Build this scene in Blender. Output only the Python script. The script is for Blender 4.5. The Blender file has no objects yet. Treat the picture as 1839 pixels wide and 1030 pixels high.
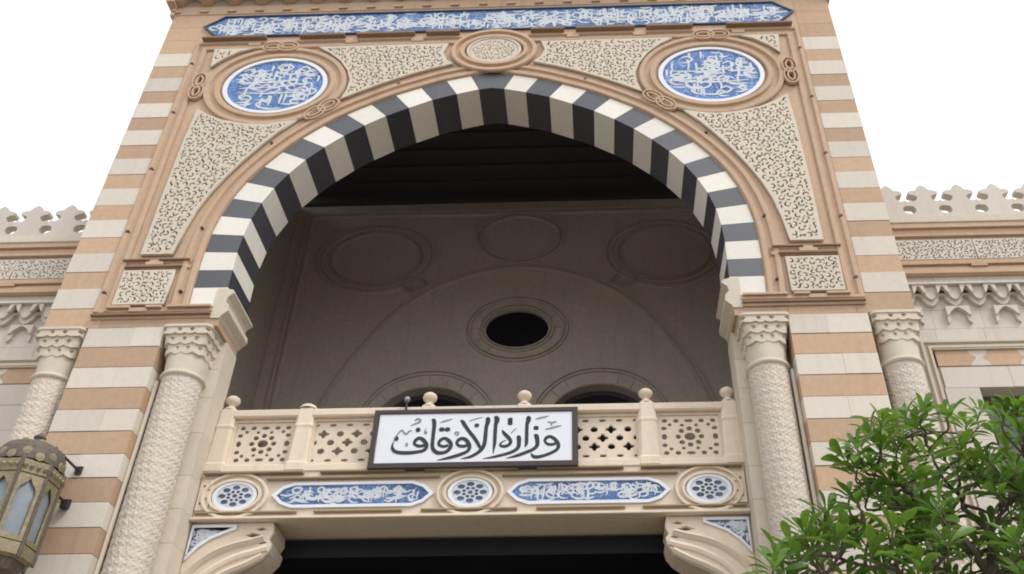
import bpy, bmesh, math, random
import numpy as np
from mathutils import Matrix, Vector
random.seed(7); np.random.seed(7)
PI = math.pi
sc = bpy.context.scene
col = sc.collection

# ------------------------------------------------------------------ camera
CAM = (1.58089, -10.0, 1.6)
RM = ((0.99952952, 0.03052033, -0.00304026),
      (-0.02095575, 0.60716987, -0.79429567),
      (-0.02239621, 0.79398568, 0.60752378))      # rows: right, down, forward
cd = bpy.data.cameras.new('camera'); cam = bpy.data.objects.new('camera', cd); col.objects.link(cam)
m = Matrix.Identity(4)
for r in range(3):
    m[r][0] = RM[0][r]; m[r][1] = -RM[1][r]; m[r][2] = -RM[2][r]; m[r][3] = CAM[r]
cam.matrix_world = m
cd.sensor_width = 36.0; cd.lens = 1647.33 / 1839 * 36; cd.shift_x = -105.84 / 1839
cd.clip_start = 0.05; cd.clip_end = 2000
sc.camera = cam

# ------------------------------------------------------------------ sky, sun, exposure
SUN_EL, SUN_AZ = math.radians(50), math.radians(52)     # azimuth turned from the facade normal towards +x
world = bpy.data.worlds.new('World'); sc.world = world; world.use_nodes = True
nt = world.node_tree; nt.nodes.clear()
wo = nt.nodes.new('ShaderNodeOutputWorld'); bg = nt.nodes.new('ShaderNodeBackground')
sky = nt.nodes.new('ShaderNodeTexSky'); sky.sky_type = 'NISHITA'; sky.sun_disc = False
sky.sun_elevation = SUN_EL; sky.sun_rotation = PI - SUN_AZ; sky.air_density = 1.0; sky.dust_density = 4.0
hs = nt.nodes.new('ShaderNodeHueSaturation'); hs.inputs['Saturation'].default_value = 0.25
mx = nt.nodes.new('ShaderNodeMix'); mx.data_type = 'RGBA'; mx.inputs[0].default_value = 0.72
mx.inputs[7].default_value = (9.6, 9.75, 10.0, 1)           # even cloud deck
nt.links.new(sky.outputs[0], hs.inputs['Color']); nt.links.new(hs.outputs[0], mx.inputs[6])
nt.links.new(mx.outputs[2], bg.inputs['Color']); bg.inputs['Strength'].default_value = 0.12
nt.links.new(bg.outputs[0], wo.inputs['Surface'])
sl = bpy.data.lights.new('sun', 'SUN'); sl.energy = 1.1; sl.angle = math.radians(16); sl.color = (1, .965, .91)
so = bpy.data.objects.new('sun', sl); col.objects.link(so)
sv = Vector((math.sin(SUN_AZ) * math.cos(SUN_EL), -math.cos(SUN_AZ) * math.cos(SUN_EL), math.sin(SUN_EL)))
so.rotation_euler = sv.to_track_quat('Z', 'Y').to_euler(); so.location = (20, -20, 30)
sc.view_settings.view_transform = 'Standard'; sc.view_settings.look = 'None'
sc.view_settings.exposure = 0.45; sc.view_settings.gamma = 1; sc.view_settings.use_curve_mapping = False
sc.render.engine = 'CYCLES'
sc.cycles.max_bounces = 8; sc.cycles.diffuse_bounces = 5; sc.cycles.glossy_bounces = 3; sc.cycles.transmission_bounces = 4
sc.cycles.use_denoising = True; sc.cycles.pixel_filter_type = 'BLACKMAN_HARRIS'; sc.cycles.filter_width = 1.9

# ------------------------------------------------------------------ materials
def N(nt, t, **k):
    n = nt.nodes.new(t)
    for a, b in k.items(): setattr(n, a, b)
    return n
def mathn(nt, op, a, b=None):
    n = N(nt, 'ShaderNodeMath', operation=op)
    for i, v in enumerate((a, b)):
        if v is None: continue
        if isinstance(v, (int, float)): n.inputs[i].default_value = v
        else: nt.links.new(v, n.inputs[i])
    return n.outputs[0]
def mixc(nt, fac, a, b, blend='MIX'):
    n = N(nt, 'ShaderNodeMix', data_type='RGBA', blend_type=blend)
    for i, v in ((0, fac), (6, a), (7, b)):
        if isinstance(v, (int, float)): n.inputs[i].default_value = v
        elif isinstance(v, tuple): n.inputs[i].default_value = v + (1,) if len(v) == 3 else v
        else: nt.links.new(v, n.inputs[i])
    return n.outputs[2]
def base_mat(name):
    m = bpy.data.materials.new(name); m.use_nodes = True
    return m, m.node_tree, m.node_tree.nodes['Principled BSDF']
def noise(nt, vec, scale, detail=4, rough=.55, dist=0):
    n = N(nt, 'ShaderNodeTexNoise'); n.inputs['Scale'].default_value = scale; n.inputs['Detail'].default_value = detail
    n.inputs['Roughness'].default_value = rough; n.inputs['Distortion'].default_value = dist
    nt.links.new(vec, n.inputs['Vector']); return n.outputs['Fac']
def ramp(nt, fac, a, b, lo=0., hi=1.):
    n = N(nt, 'ShaderNodeMapRange'); n.inputs['From Min'].default_value = a; n.inputs['From Max'].default_value = b
    n.inputs['To Min'].default_value = lo; n.inputs['To Max'].default_value = hi
    nt.links.new(fac, n.inputs['Value']); return n.outputs[0]
def stone(name, rgb, var=.18, bump=.25, rough=.85, warm=(.30, .22, .14), stain=.35, spec=.25, rnd=.10, pits=.5):
    m, nt, b = base_mat(name)
    tc = N(nt, 'ShaderNodeTexCoord').outputs['Object']
    oi = N(nt, 'ShaderNodeObjectInfo')
    add = N(nt, 'ShaderNodeVectorMath', operation='ADD'); nt.links.new(tc, add.inputs[0])
    cr = N(nt, 'ShaderNodeCombineXYZ'); nt.links.new(mathn(nt, 'MULTIPLY', oi.outputs['Random'], 37.), cr.inputs[0])
    nt.links.new(mathn(nt, 'MULTIPLY', oi.outputs['Random'], 11.), cr.inputs[2]); nt.links.new(cr.outputs[0], add.inputs[1])
    v = add.outputs[0]
    n1 = noise(nt, v, 1.7, 6, .6, .3); n2 = noise(nt, v, 11, 5, .65); n3 = noise(nt, v, 70, 3, .6)
    c = mixc(nt, ramp(nt, n1, .35, .7, 0, var), rgb, tuple(x * y * 1.6 for x, y in zip(rgb, (.72, .62, .52))))
    c = mixc(nt, ramp(nt, n2, .4, .75, 0, var * .9), c, tuple(x * .62 for x in rgb))
    # rain streaks, drawn out downwards
    mp = N(nt, 'ShaderNodeMapping'); mp.inputs['Scale'].default_value = (5.5, 5.5, .55); nt.links.new(tc, mp.inputs['Vector'])
    n4 = noise(nt, mp.outputs[0], 1.0, 5, .6, .2)
    c = mixc(nt, ramp(nt, n4, .55, .78, 0, stain), c, warm)
    vo = N(nt, 'ShaderNodeTexVoronoi'); vo.inputs['Scale'].default_value = 26; nt.links.new(v, vo.inputs['Vector'])
    pit = ramp(nt, vo.outputs['Distance'], .05, .16, pits, 0.)
    pm = mathn(nt, 'MULTIPLY', pit, ramp(nt, n2, .5, .62))
    c = mixc(nt, pm, c, tuple(x * .4 for x in rgb))
    hv = N(nt, 'ShaderNodeHueSaturation'); nt.links.new(c, hv.inputs['Color'])
    nt.links.new(ramp(nt, oi.outputs['Random'], 0, 1, 1 - rnd, 1 + rnd), hv.inputs['Value'])
    nt.links.new(hv.outputs[0], b.inputs['Base Color'])
    b.inputs['Roughness'].default_value = rough; b.inputs['Specular IOR Level'].default_value = spec
    h = mathn(nt, 'ADD', mathn(nt, 'MULTIPLY', n2, .6), mathn(nt, 'MULTIPLY', n3, .5))
    h = mathn(nt, 'SUBTRACT', h, mathn(nt, 'MULTIPLY', pm, .8))
    bp = N(nt, 'ShaderNodeBump'); bp.inputs['Strength'].default_value = bump; bp.inputs['Distance'].default_value = .012
    nt.links.new(h, bp.inputs['Height']); nt.links.new(bp.outputs[0], b.inputs['Normal'])
    return m
def plain(name, rgb, rough=.6, metal=0, spec=.5, nscale=12, nv=.25, bump=.1):
    m, nt, b = base_mat(name)
    tc = N(nt, 'ShaderNodeTexCoord').outputs['Object']
    n = noise(nt, tc, nscale, 5, .6)
    c = mixc(nt, ramp(nt, n, .3, .7, 0, nv), rgb, tuple(x * .5 for x in rgb))
    nt.links.new(c, b.inputs['Base Color']); b.inputs['Roughness'].default_value = rough
    b.inputs['Metallic'].default_value = metal; b.inputs['Specular IOR Level'].default_value = spec
    bp = N(nt, 'ShaderNodeBump'); bp.inputs['Strength'].default_value = bump; bp.inputs['Distance'].default_value = .01
    nt.links.new(n, bp.inputs['Height']); nt.links.new(bp.outputs[0], b.inputs['Normal'])
    return m
def tilemat(name, blue, pale, scale, thr=.5, soft=.03):
    """glazed tile: fine scrolling arabesque print in two blues and white"""
    m, nt, b = base_mat(name)
    tc = N(nt, 'ShaderNodeTexCoord').outputs['Object']
    n0 = N(nt, 'ShaderNodeTexNoise'); n0.inputs['Scale'].default_value = 5; nt.links.new(tc, n0.inputs['Vector'])
    ad = mixc(nt, .06, tc, n0.outputs['Color'], 'ADD')
    vo = N(nt, 'ShaderNodeTexVoronoi', feature='DISTANCE_TO_EDGE'); vo.inputs['Scale'].default_value = scale; nt.links.new(ad, vo.inputs['Vector'])
    e = ramp(nt, vo.outputs['Distance'], .02, .06, .5, 0)
    n1 = noise(nt, ad, scale * .9, 3, .6, 1.5)
    p = ramp(nt, n1, thr - soft, thr + soft)
    f = mathn(nt, 'MAXIMUM', e, p)
    n2 = noise(nt, tc, 3.5, 3, .5)
    c0 = mixc(nt, ramp(nt, n2, .35, .65), blue, tuple(min(1, x * 1.7 + .05) for x in blue))
    c = mixc(nt, f, c0, pale)
    nt.links.new(c, b.inputs['Base Color']); b.inputs['Roughness'].default_value = .3; b.inputs['Specular IOR Level'].default_value = .35
    bp = N(nt, 'ShaderNodeBump'); bp.inputs['Strength'].default_value = .15; bp.inputs['Distance'].default_value = .004
    nt.links.new(f, bp.inputs['Height']); nt.links.new(bp.outputs[0], b.inputs['Normal'])
    return m
M = {}
M['white'] = stone('white_limestone', (.62, .575, .51), var=.24, stain=.34, rnd=.08, warm=(.42, .37, .31))
M['orange'] = stone('ochre_sandstone', (.50, .355, .25), var=.38, stain=.42, rnd=.12, warm=(.34, .23, .15))
M['ochre'] = stone('carved_ochre', (.52, .38, .275), var=.34, stain=.32, rnd=.05, warm=(.30, .19, .12))
M['cream'] = stone('carved_cream', (.60, .54, .455), var=.22, stain=.2, rnd=.05, bump=.4)
M['lace'] = stone('fretwork_cream', (.62, .56, .475), var=.25, stain=.25, rnd=.04, bump=.5)
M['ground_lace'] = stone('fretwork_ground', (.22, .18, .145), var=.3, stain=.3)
M['balcony'] = stone('balcony_limestone', (.69, .60, .49), var=.22, stain=.35, rnd=.06, warm=(.50, .38, .24))
M['shaft'] = stone('column_limestone', (.62, .56, .485), var=.3, stain=.35, rnd=.04, bump=.6, warm=(.42, .36, .30))
M['vwhite'] = stone('white_marble', (.76, .735, .68), var=.20, stain=.22, warm=(.50, .46, .38), rnd=.06, rough=.6, bump=.1, pits=.1)
M['vblack'] = stone('black_marble', (.052, .055, .068), var=.3, stain=.35, warm=(.12, .12, .13), rnd=.15, rough=.38, spec=.9, bump=.08, pits=.1)
M['inner'] = stone('loggia_stone', (.57, .53, .48), var=.45, stain=.32, rnd=.05, warm=(.30, .25, .20))
M['wing'] = stone('wing_limestone', (.58, .535, .48), var=.14, stain=.22, rnd=.05)
M['ledge_shade'] = stone('shade_toned_ledge', (.27, .185, .13), var=.3, rnd=.05)  # dark brown stands for the shade under the portal ledges
M['ledge_shade2'] = stone('shade_toned_cream_ledge', (.36, .29, .20), var=.3, rnd=.05)  # olive-brown that paints underside shade onto the balcony ledges
M['mortar'] = stone('mortar', (.34, .29, .23), var=.3)
M['tile'] = tilemat('blue_tile', (.012, .080, .27), (.40, .49, .61), 15, .62)
M['band'] = tilemat('blue_band_tile', (.025, .085, .23), (.36, .44, .54), 15, .60)
M['tile2'] = tilemat('blue_balcony_tile', (.018, .070, .21), (.30, .38, .50), 20, .64)
M['tile3'] = tilemat('grey_blue_tile', (.025, .045, .11), (.16, .21, .30), 26, .60)
M['glaze'] = plain('white_glaze', (.74, .76, .80), rough=.3, nv=.1)
M['script'] = plain('script_glaze', (.60, .64, .69), rough=.35, nv=.35, nscale=9)
M['dark_blue'] = plain('dark_blue_edge', (.05, .07, .13), rough=.5)
M['wood'] = plain('dark_wood', (.075, .068, .085), rough=.75, nscale=6, spec=.2)
M['wood2'] = plain('dark_beam_wood', (.085, .075, .088), rough=.7, nscale=9, spec=.2)
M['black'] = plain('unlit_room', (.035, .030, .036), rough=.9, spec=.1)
M['signframe'] = plain('sign_frame', (.045, .030, .028), rough=.45)
M['signwhite'] = plain('sign_white', (.72, .74, .79), rough=.35, nv=.06, bump=0)
M['ink'] = plain('sign_ink', (.012, .014, .018), rough=.4, nv=0, bump=0)
M['inkgrey'] = plain('sign_grey', (.22, .23, .25), rough=.4, nv=0, bump=0)
M['brass'] = plain('aged_brass', (.33, .275, .17), rough=.6, metal=.3, nscale=22, nv=.9, bump=.5)
M['brass2'] = plain('tarnished_brass', (.15, .125, .095), rough=.65, metal=.25, nscale=26, nv=.8, bump=.6)
M['iron'] = plain('dark_iron', (.04, .034, .032), rough=.6, metal=.3)
M['milk'] = plain('frosted_glass', (.25, .285, .32), rough=.3, nv=.6, nscale=5, bump=0)
M['winframe'] = plain('window_frame', (.10, .085, .075), rough=.5)
M['metal'] = plain('grey_metal', (.35, .36, .38), rough=.4, metal=.4)
M['paving'] = stone('paving', (.23, .20, .165), var=.2, bump=.1, rnd=0)
M['bark'] = plain('bark', (.13, .10, .08), rough=.85, nscale=18, nv=.7, bump=.6)
def glass(name, rgb, rough=.06):
    m, nt, b = base_mat(name)
    b.inputs['Base Color'].default_value = rgb + (1,); b.inputs['Roughness'].default_value = rough
    b.inputs['Specular IOR Level'].default_value = .9; return m
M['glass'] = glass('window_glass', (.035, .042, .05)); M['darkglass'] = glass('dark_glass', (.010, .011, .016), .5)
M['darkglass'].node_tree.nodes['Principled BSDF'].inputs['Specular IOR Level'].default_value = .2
def leafmat():
    m, nt, b = base_mat('leaf_green')
    oi = N(nt, 'ShaderNodeObjectInfo'); tc = N(nt, 'ShaderNodeTexCoord')
    n = noise(nt, tc.outputs['Object'], 2.3, 3)
    at = N(nt, 'ShaderNodeAttribute', attribute_name='shade')
    c = mixc(nt, at.outputs['Fac'], (.06, .15, .023), (.18, .31, .05))
    c = mixc(nt, ramp(nt, n, .35, .7, 0, .6), c, (.035, .10, .02))
    n2 = noise(nt, tc.outputs['Object'], 9., 3); c = mixc(nt, ramp(nt, n2, .58, .72, 0, .75), c, (.26, .27, .07))
    nt.links.new(c, b.inputs['Base Color']); b.inputs['Roughness'].default_value = .38; b.inputs['Specular IOR Level'].default_value = .45
    tr = N(nt, 'ShaderNodeBsdfTranslucent'); nt.links.new(mixc(nt, .5, c, (.22, .42, .03)), tr.inputs['Color'])
    ms = N(nt, 'ShaderNodeMixShader'); ms.inputs[0].default_value = .38
    nt.links.new(b.outputs[0], ms.inputs[1]); nt.links.new(tr.outputs[0], ms.inputs[2])
    nt.links.new(ms.outputs[0], nt.nodes['Material Output'].inputs['Surface'])
    return m
M['leaf'] = leafmat()
# ------------------------------------------------------------------ object helpers
def thing(name, label, cat, loc=(0, 0, 0), group=None):
    o = bpy.data.objects.new(name, None); col.objects.link(o); o.location = loc; o.empty_display_size = .2
    o['label'] = label; o['category'] = cat
    if group: o['group'] = group
    return o
def link(name, me, mat, parent=None, label=None, kind=None):
    """a mesh whose coordinates are world coordinates, linked under its thing or part"""
    o = bpy.data.objects.new(name, me); col.objects.link(o)
    if mat is not None and not me.materials: me.materials.append(M[mat] if isinstance(mat, str) else mat)
    if parent is not None:
        o.parent = parent
        if parent.type == 'EMPTY': o.matrix_parent_inverse = Matrix.Translation(-parent.location)
    if label: o['label'] = label
    if kind: o['kind'] = kind
    return o
def place(o, v):
    """move an object made with link() by v (used for shared mesh data)"""
    o.location = v; return o
def mesh(verts, faces, smooth=False, name='mesh'):
    me = bpy.data.meshes.new(name); me.from_pydata([tuple(map(float, v)) for v in verts], [], faces); me.update()
    if smooth:
        me.polygons.foreach_set('use_smooth', [True] * len(me.polygons))
    return me
def join_data(parts):
    V, F = [], []
    for v, f in parts:
        o = len(V); V += list(v); F += [tuple(i + o for i in q) for q in f]
    return V, F
def box_d(x0, x1, y0, y1, z0, z1):
    v = [(x0, y0, z0), (x1, y0, z0), (x1, y1, z0), (x0, y1, z0), (x0, y0, z1), (x1, y0, z1), (x1, y1, z1), (x0, y1, z1)]
    return v, [(0, 3, 2, 1), (4, 5, 6, 7), (0, 1, 5, 4), (1, 2, 6, 5), (2, 3, 7, 6), (3, 0, 4, 7)]
def box(*a): return mesh(*box_d(*a))
def cbox_d(x0, x1, y0, y1, z0, z1, c=.006):
    if c <= .005: c = .0018
    """box with a chamfered front face (front is y0)"""
    v = [(x0 + c, y0, z0 + c), (x1 - c, y0, z0 + c), (x1 - c, y0, z1 - c), (x0 + c, y0, z1 - c),
         (x0, y0 + c, z0), (x1, y0 + c, z0), (x1, y0 + c, z1), (x0, y0 + c, z1),
         (x0, y1, z0), (x1, y1, z0), (x1, y1, z1), (x0, y1, z1)]
    f = [(0, 1, 2, 3), (0, 4, 5, 1), (1, 5, 6, 2), (2, 6, 7, 3), (3, 7, 4, 0), (4, 8, 9, 5), (5, 9, 10, 6), (6, 10, 11, 7), (7, 11, 8, 4), (8, 11, 10, 9)]
    return v, f
def cbox(*a, **k): return mesh(*cbox_d(*a, **k))
def area(p): return .5 * sum(p[i][0] * p[(i + 1) % len(p)][1] - p[(i + 1) % len(p)][0] * p[i][1] for i in range(len(p)))
def prism_d(poly, y0, y1):
    """poly in (x,z); front face at y0 looks to -y"""
    if area(poly) < 0: poly = poly[::-1]
    n = len(poly)
    v = [(x, y0, z) for x, z in poly] + [(x, y1, z) for x, z in poly]
    f = [tuple(range(n)), tuple(range(2 * n - 1, n - 1, -1))] + [(i, i + n, (i + 1) % n + n, (i + 1) % n) for i in range(n)]
    return v, f
def prism(poly, y0, y1): return mesh(*prism_d(poly, y0, y1))
def plate(outer, holes, y0, y1, bevel=0.):
    """flat plate in the xz plane, pierced by holes, from y0 (front) to y1"""
    cu = bpy.data.curves.new('plate', 'CURVE'); cu.dimensions = '2D'; cu.fill_mode = 'BOTH'
    cu.extrude = (y1 - y0) / 2 - bevel; cu.bevel_depth = bevel; cu.bevel_resolution = 0; cu.offset = -bevel
    for k, p in enumerate([outer] + list(holes)):
        a = area(p)
        if (a < 0) != (k > 0): p = p[::-1]
        s = cu.splines.new('POLY'); s.points.add(len(p) - 1); s.use_cyclic_u = True
        s.points.foreach_set('co', [c for q in p for c in (q[0], q[1], 0., 1.)])
    ob = bpy.data.objects.new('tmp', cu); col.objects.link(ob)
    dg = bpy.context.evaluated_depsgraph_get(); me = bpy.data.meshes.new_from_object(ob.evaluated_get(dg))
    n = len(me.vertices); co = np.empty(n * 3); me.vertices.foreach_get('co', co); co = co.reshape(-1, 3)
    out = np.stack([co[:, 0], (y0 + y1) / 2 - co[:, 2], co[:, 1]], 1)
    me.vertices.foreach_set('co', out.ravel()); me.update()
    bpy.data.objects.remove(ob); bpy.data.curves.remove(cu)
    return me
def sweep_d(path, prof, closed=False, y=0.):
    """profile [(n, dy)] swept along a path in the xz plane; n is to the left of travel"""
    P = [Vector(p) for p in path]; n = len(P); V, F = [], []; k = len(prof)
    for i in range(n):
        a = P[(i - 1) % n] if (closed or i > 0) else None
        b = P[(i + 1) % n] if (closed or i < n - 1) else None
        d1 = (P[i] - a).normalized() if a is not None else None
        d2 = (b - P[i]).normalized() if b is not None else None
        if d1 is None: d1 = d2
        if d2 is None: d2 = d1
        n1 = Vector((-d1.y, d1.x)); n2 = Vector((-d2.y, d2.x)); nn = n1 + n2
        nn = nn.normalized() if nn.length > 1e-6 else n1
        s = 1 / max(.35, nn.dot(n1))
        for (t, dy) in prof: V.append((P[i].x + nn.x * t * s, y + dy, P[i].y + nn.y * t * s))
    for i in range(n if closed else n - 1):
        j = (i + 1) % n
        for q in range(k - 1): F.append((i * k + q, i * k + q + 1, j * k + q + 1, j * k + q))
    if not closed:
        F.append(tuple(range(k - 1, -1, -1))); F.append(tuple((n - 1) * k + q for q in range(k)))
    return V, F
def sweep(path, prof, closed=False, y=0.): return mesh(*sweep_d(path, prof, closed, y))
def ell(cx, cz, rx, rz, n=48, a0=0., a1=2 * PI):
    full = abs(a1 - a0 - 2 * PI) < 1e-6
    m_ = n if full else n + 1
    return [(cx + rx * math.cos(a0 + (a1 - a0) * i / n), cz + rz * math.sin(a0 + (a1 - a0) * i / n)) for i in range(m_)]
def grid_d(fn, nu, nv, closed=False):
    V = [fn(i / nu, j / nv) for j in range(nv + 1) for i in range(nu + (0 if closed else 1))]
    w = nu + (0 if closed else 1)
    F = [(j * w + i, j * w + (i + 1) % w, (j + 1) * w + (i + 1) % w, (j + 1) * w + i) for j in range(nv) for i in range(nu)]
    return V, F
def lathe_d(prof, cx=0, cy=0, n=24, z0=0):
    return grid_d(lambda u, v: (cx + prof[int(round(v * (len(prof) - 1)))][0] * math.cos(2 * PI * u),
                                cy + prof[int(round(v * (len(prof) - 1)))][0] * math.sin(2 * PI * u),
                                z0 + prof[int(round(v * (len(prof) - 1)))][1]), n, len(prof) - 1, True)
def catmull(P, k=6):
    P = [np.array(p, float) for p in P]; Q = [2 * P[0] - P[1]] + P + [2 * P[-1] - P[-2]]; out = []
    for i in range(1, len(Q) - 2):
        for j in range(k):
            t = j / k; a, b, c, d = Q[i - 1:i + 3]
            out.append(.5 * ((2 * b) + (c - a) * t + (2 * a - 5 * b + 4 * c - d) * t * t + (3 * b - a - 3 * c + d) * t ** 3))
    out.append(P[-1]); return out
def ribbon_d(pts, y0, y1, k=6):
    """pen stroke [(x,z,width)] as a thin raised band"""
    Q = catmull(pts, k); n = len(Q); V = []
    for i, q in enumerate(Q):
        a = Q[max(0, i - 1)]; b = Q[min(n - 1, i + 1)]; d = np.array([b[0] - a[0], b[1] - a[1]]); d /= max(1e-6, np.hypot(*d))
        w = max(.002, q[2]) / 2; nx, nz = -d[1] * w, d[0] * w
        V += [(q[0] + nx, y0, q[1] + nz), (q[0] - nx, y0, q[1] - nz), (q[0] + nx, y1, q[1] + nz), (q[0] - nx, y1, q[1] - nz)]
    F = []
    for i in range(n - 1):
        a, b = 4 * i, 4 * i + 4
        F += [(a, a + 1, b + 1, b), (a, b, b + 2, a + 2), (a + 1, a + 3, b + 3, b + 1)]
    return V, F
def inside(p, poly):
    x, z = p; c = False; n = len(poly); j = n - 1
    for i in range(n):
        xi, zi = poly[i]; xj, zj = poly[j]
        if (zi > z) != (zj > z) and x < (xj - xi) * (z - zi) / (zj - zi) + xi: c = not c
        j = i
    return c
def edist(p, poly):
    P = np.array(poly); Q = np.roll(P, -1, 0); d = Q - P; w = np.array(p) - P
    t = np.clip((w * d).sum(1) / np.maximum((d * d).sum(1), 1e-9), 0, 1)
    return np.sqrt(((w - d * t[:, None]) ** 2).sum(1)).min()
def mirror(poly): return [(-x, z) for x, z in poly]
def fret_holes(poly, rs, sp=.30, rim=.05, s=1.):
    """pockets of a carved arabesque: C and S curls with leaf commas packed between them, the uncut stone left as stems"""
    xs = [p[0] for p in poly]; zs = [p[1] for p in poly]
    def slot(line, w):
        n = len(line); L_, R_ = [], []
        for i, p in enumerate(line):
            a = line[max(0, i - 1)]; b = line[min(n - 1, i + 1)]; d = math.hypot(b[0] - a[0], b[1] - a[1]) or 1e-6
            t = i / (n - 1); h = w * (.22 + .30 * math.sin(PI * min(1, t * 1.25)) + (.16 if t > .7 else 0)); h = max(.003, h)
            nx, nz = -(b[1] - a[1]) / d * h, (b[0] - a[0]) / d * h; L_.append((p[0] + nx, p[1] + nz)); R_.append((p[0] - nx, p[1] - nz))
        return L_ + R_[::-1]
    def curl(x, z, a, r, kind, sg, w):
        P = []
        if kind == 0:
            for i in range(7): t = -1.9 + 3.8 * i / 6; rr = r * (1 - .06 * i); P.append((rr * math.cos(t), sg * rr * math.sin(t)))
        elif kind == 1:
            for i in range(9): t = i / 8; P.append(((t - .5) * r * 2.5, sg * r * .55 * math.sin(t * 2 * PI)))
        else:
            for i in range(4): t = i / 3; P.append(((t - .5) * r * 1.5, sg * r * .35 * (t - .5) ** 2 * 4))
        c, q = math.cos(a), math.sin(a)
        return slot([(x + u * c - v * q, z + u * q + v * c) for u, v in P], w)
    acc, holes = [], []
    A = abs(area(poly)) / (s * s)
    for kind, tries, r0, r1, w in ((0, 500, .044, .052, .027), (1, 900, .036, .050, .028), (2, 1500, .030, .040, .030), (2, 2600, .016, .026, .026)):
        for _ in range(int(tries * A)):
            x, z = rs.uniform(min(xs), max(xs)), rs.uniform(min(zs), max(zs))
            if not inside((x, z), poly) or edist((x, z), poly) < rim + .012: continue
            r = rs.uniform(r0, r1) * s; pts = curl(x, z, rs.uniform(0, 2 * PI), r, kind, rs.choice((-1, 1)), w * s)
            Q = np.array(pts)
            near = [q for q in acc if abs(q[1][0] - x) < .2 * s and abs(q[1][1] - z) < .2 * s]
            if any(np.sqrt(((Q[:, None] - q[0][None]) ** 2).sum(2)).min() < .0165 * s for q in near): continue
            if any(not inside(p, poly) or edist(p, poly) < rim * .6 for p in pts): continue
            acc.append((Q, (x, z))); holes.append(pts)
    return holes
def struct(name, me, mat, label=None):
    o = link(name, me, mat); o['kind'] = 'structure'
    if label: o['label'] = label
    return o
# double ridge moulding: two fillets with a sunk channel between them
DBL = [(-.115, .0), (-.115, -.03), (-.10, -.05), (-.045, -.05), (-.03, -.004), (.03, -.004), (.045, -.05), (.10, -.05), (.115, -.03), (.115, 0)]
def scaled(prof, s, d=1.): return [(a * s, b * d) for a, b in prof]
# ------------------------------------------------------------------ ground
struct('ground', box(-90, 90, -90, 90, -.6, 0), 'paving')
# ------------------------------------------------------------------ portal tower
T = thing('portal_tower', 'tall striped stone portal with a black and white pointed arch between two lower wings', 'portal', (0, 0, 0))
HW = 5.87; XI = 5.262; YD = .78; YB = 5.8
OUT = [(0.36, 13.735), (0.76, 13.63), (1.17, 13.47), (1.57, 13.30), (1.95, 13.09), (2.32, 12.86), (2.65, 12.61), (2.95, 12.33), (3.21, 12.03), (3.44, 11.72),
       (3.64, 11.39), (3.78, 11.06), (3.88, 10.71), (3.94, 10.36), (3.96, 10.02), (3.965, 9.69), (3.96, 9.375), (3.945, 9.05)]
INN = [(0.21, 13.40), (0.57, 13.30), (0.96, 13.17), (1.33, 12.99), (1.68, 12.81), (2.0, 12.60), (2.30, 12.37), (2.57, 12.12), (2.82, 11.85), (3.03, 11.56),
       (3.20, 11.26), (3.33, 10.96), (3.42, 10.64), (3.465, 10.32), (3.485, 10.0), (3.48, 9.68), (3.475, 9.37), (3.47, 9.06)]
OUTA = (0, 13.83); INNA = (0, 13.43)
archpath = [(x, z) for x, z in reversed(OUT)] + [OUTA] + [(-x, z) for x, z in OUT]       # right spring -> apex -> left spring
# --- voussoirs: front block and soffit are one stone
def vous(q, white, hood=0):
    me = prism(q, 0.0, YD); link('white_voussoir' if white else 'black_voussoir', me, 'vwhite' if white else 'vblack', T)
def shrink(q, g=.0015):
    cx = sum(p[0] for p in q) / len(q); cz = sum(p[1] for p in q) / len(q)
    return [(x + (cx - x) * g / max(.05, math.hypot(cx - x, cz - z)), z + (cz - z) * g / max(.05, math.hypot(cx - x, cz - z))) for x, z in q]
vous(shrink([(-INN[0][0], INN[0][1]), INNA, INN[0], OUT[0], OUTA, (-OUT[0][0], OUT[0][1])]), False)
for i in range(17):
    q = [INN[i], OUT[i], OUT[i + 1], INN[i + 1]]
    for s in (1, -1): vous(shrink([(s * x, z) for x, z in q]), i % 2 == 0)
# backing wall round the arch, behind the voussoirs
leftfoot = [(-XI, 9.052)] + [(-x, z) for x, z in OUT[::-1]] + [OUTA] + OUT + [(XI, 9.052), (XI, 15.62), (-XI, 15.62)]
link('spandrel_wall', plate(leftfoot, [], 0.004, YD - .03), 'ochre', T)
# upper plain zone, above the stripes on both flanks
for s in (-1, 1):
    for k, (a, b) in enumerate(((14.548, 14.9), (14.903, 15.26), (15.263, 15.62))):
        link('orange_stone', cbox(min(s * (XI + .002), s * HW), max(s * (XI + .002), s * HW), 0, .7, a, b, c=.003), 'orange', T)
# --- striped flanks, upper part
for k in range(9):
    t = 14.54 - .643 * k
    for s in (-1, 1):
        xa, xb = sorted((s * (XI + .002), s * (HW + .004)))
        link('white_stone', cbox(xa, xb, random.uniform(-.006, -.001), .72, t - .341, t, c=.004), 'white', T)
        if k < 8:
            xa, xb = sorted((s * (XI + .002), s * HW)); link('orange_stone', cbox(xa, xb, random.uniform(-.001, .004), .72, t - .640, t - .344, c=.004), 'orange', T)
# course under the cornice line, right across each pier (8.72 - 9.05)
for s in (-1, 1):
    for a, b in ((3.48, 4.2), (4.203, 5.10), (5.103, HW)):
        xa, xb = sorted((s * a, s * b)); link('orange_stone', cbox(xa, xb, 0.0, YD, 8.722, 9.048, c=.004), 'orange', T)
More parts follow.
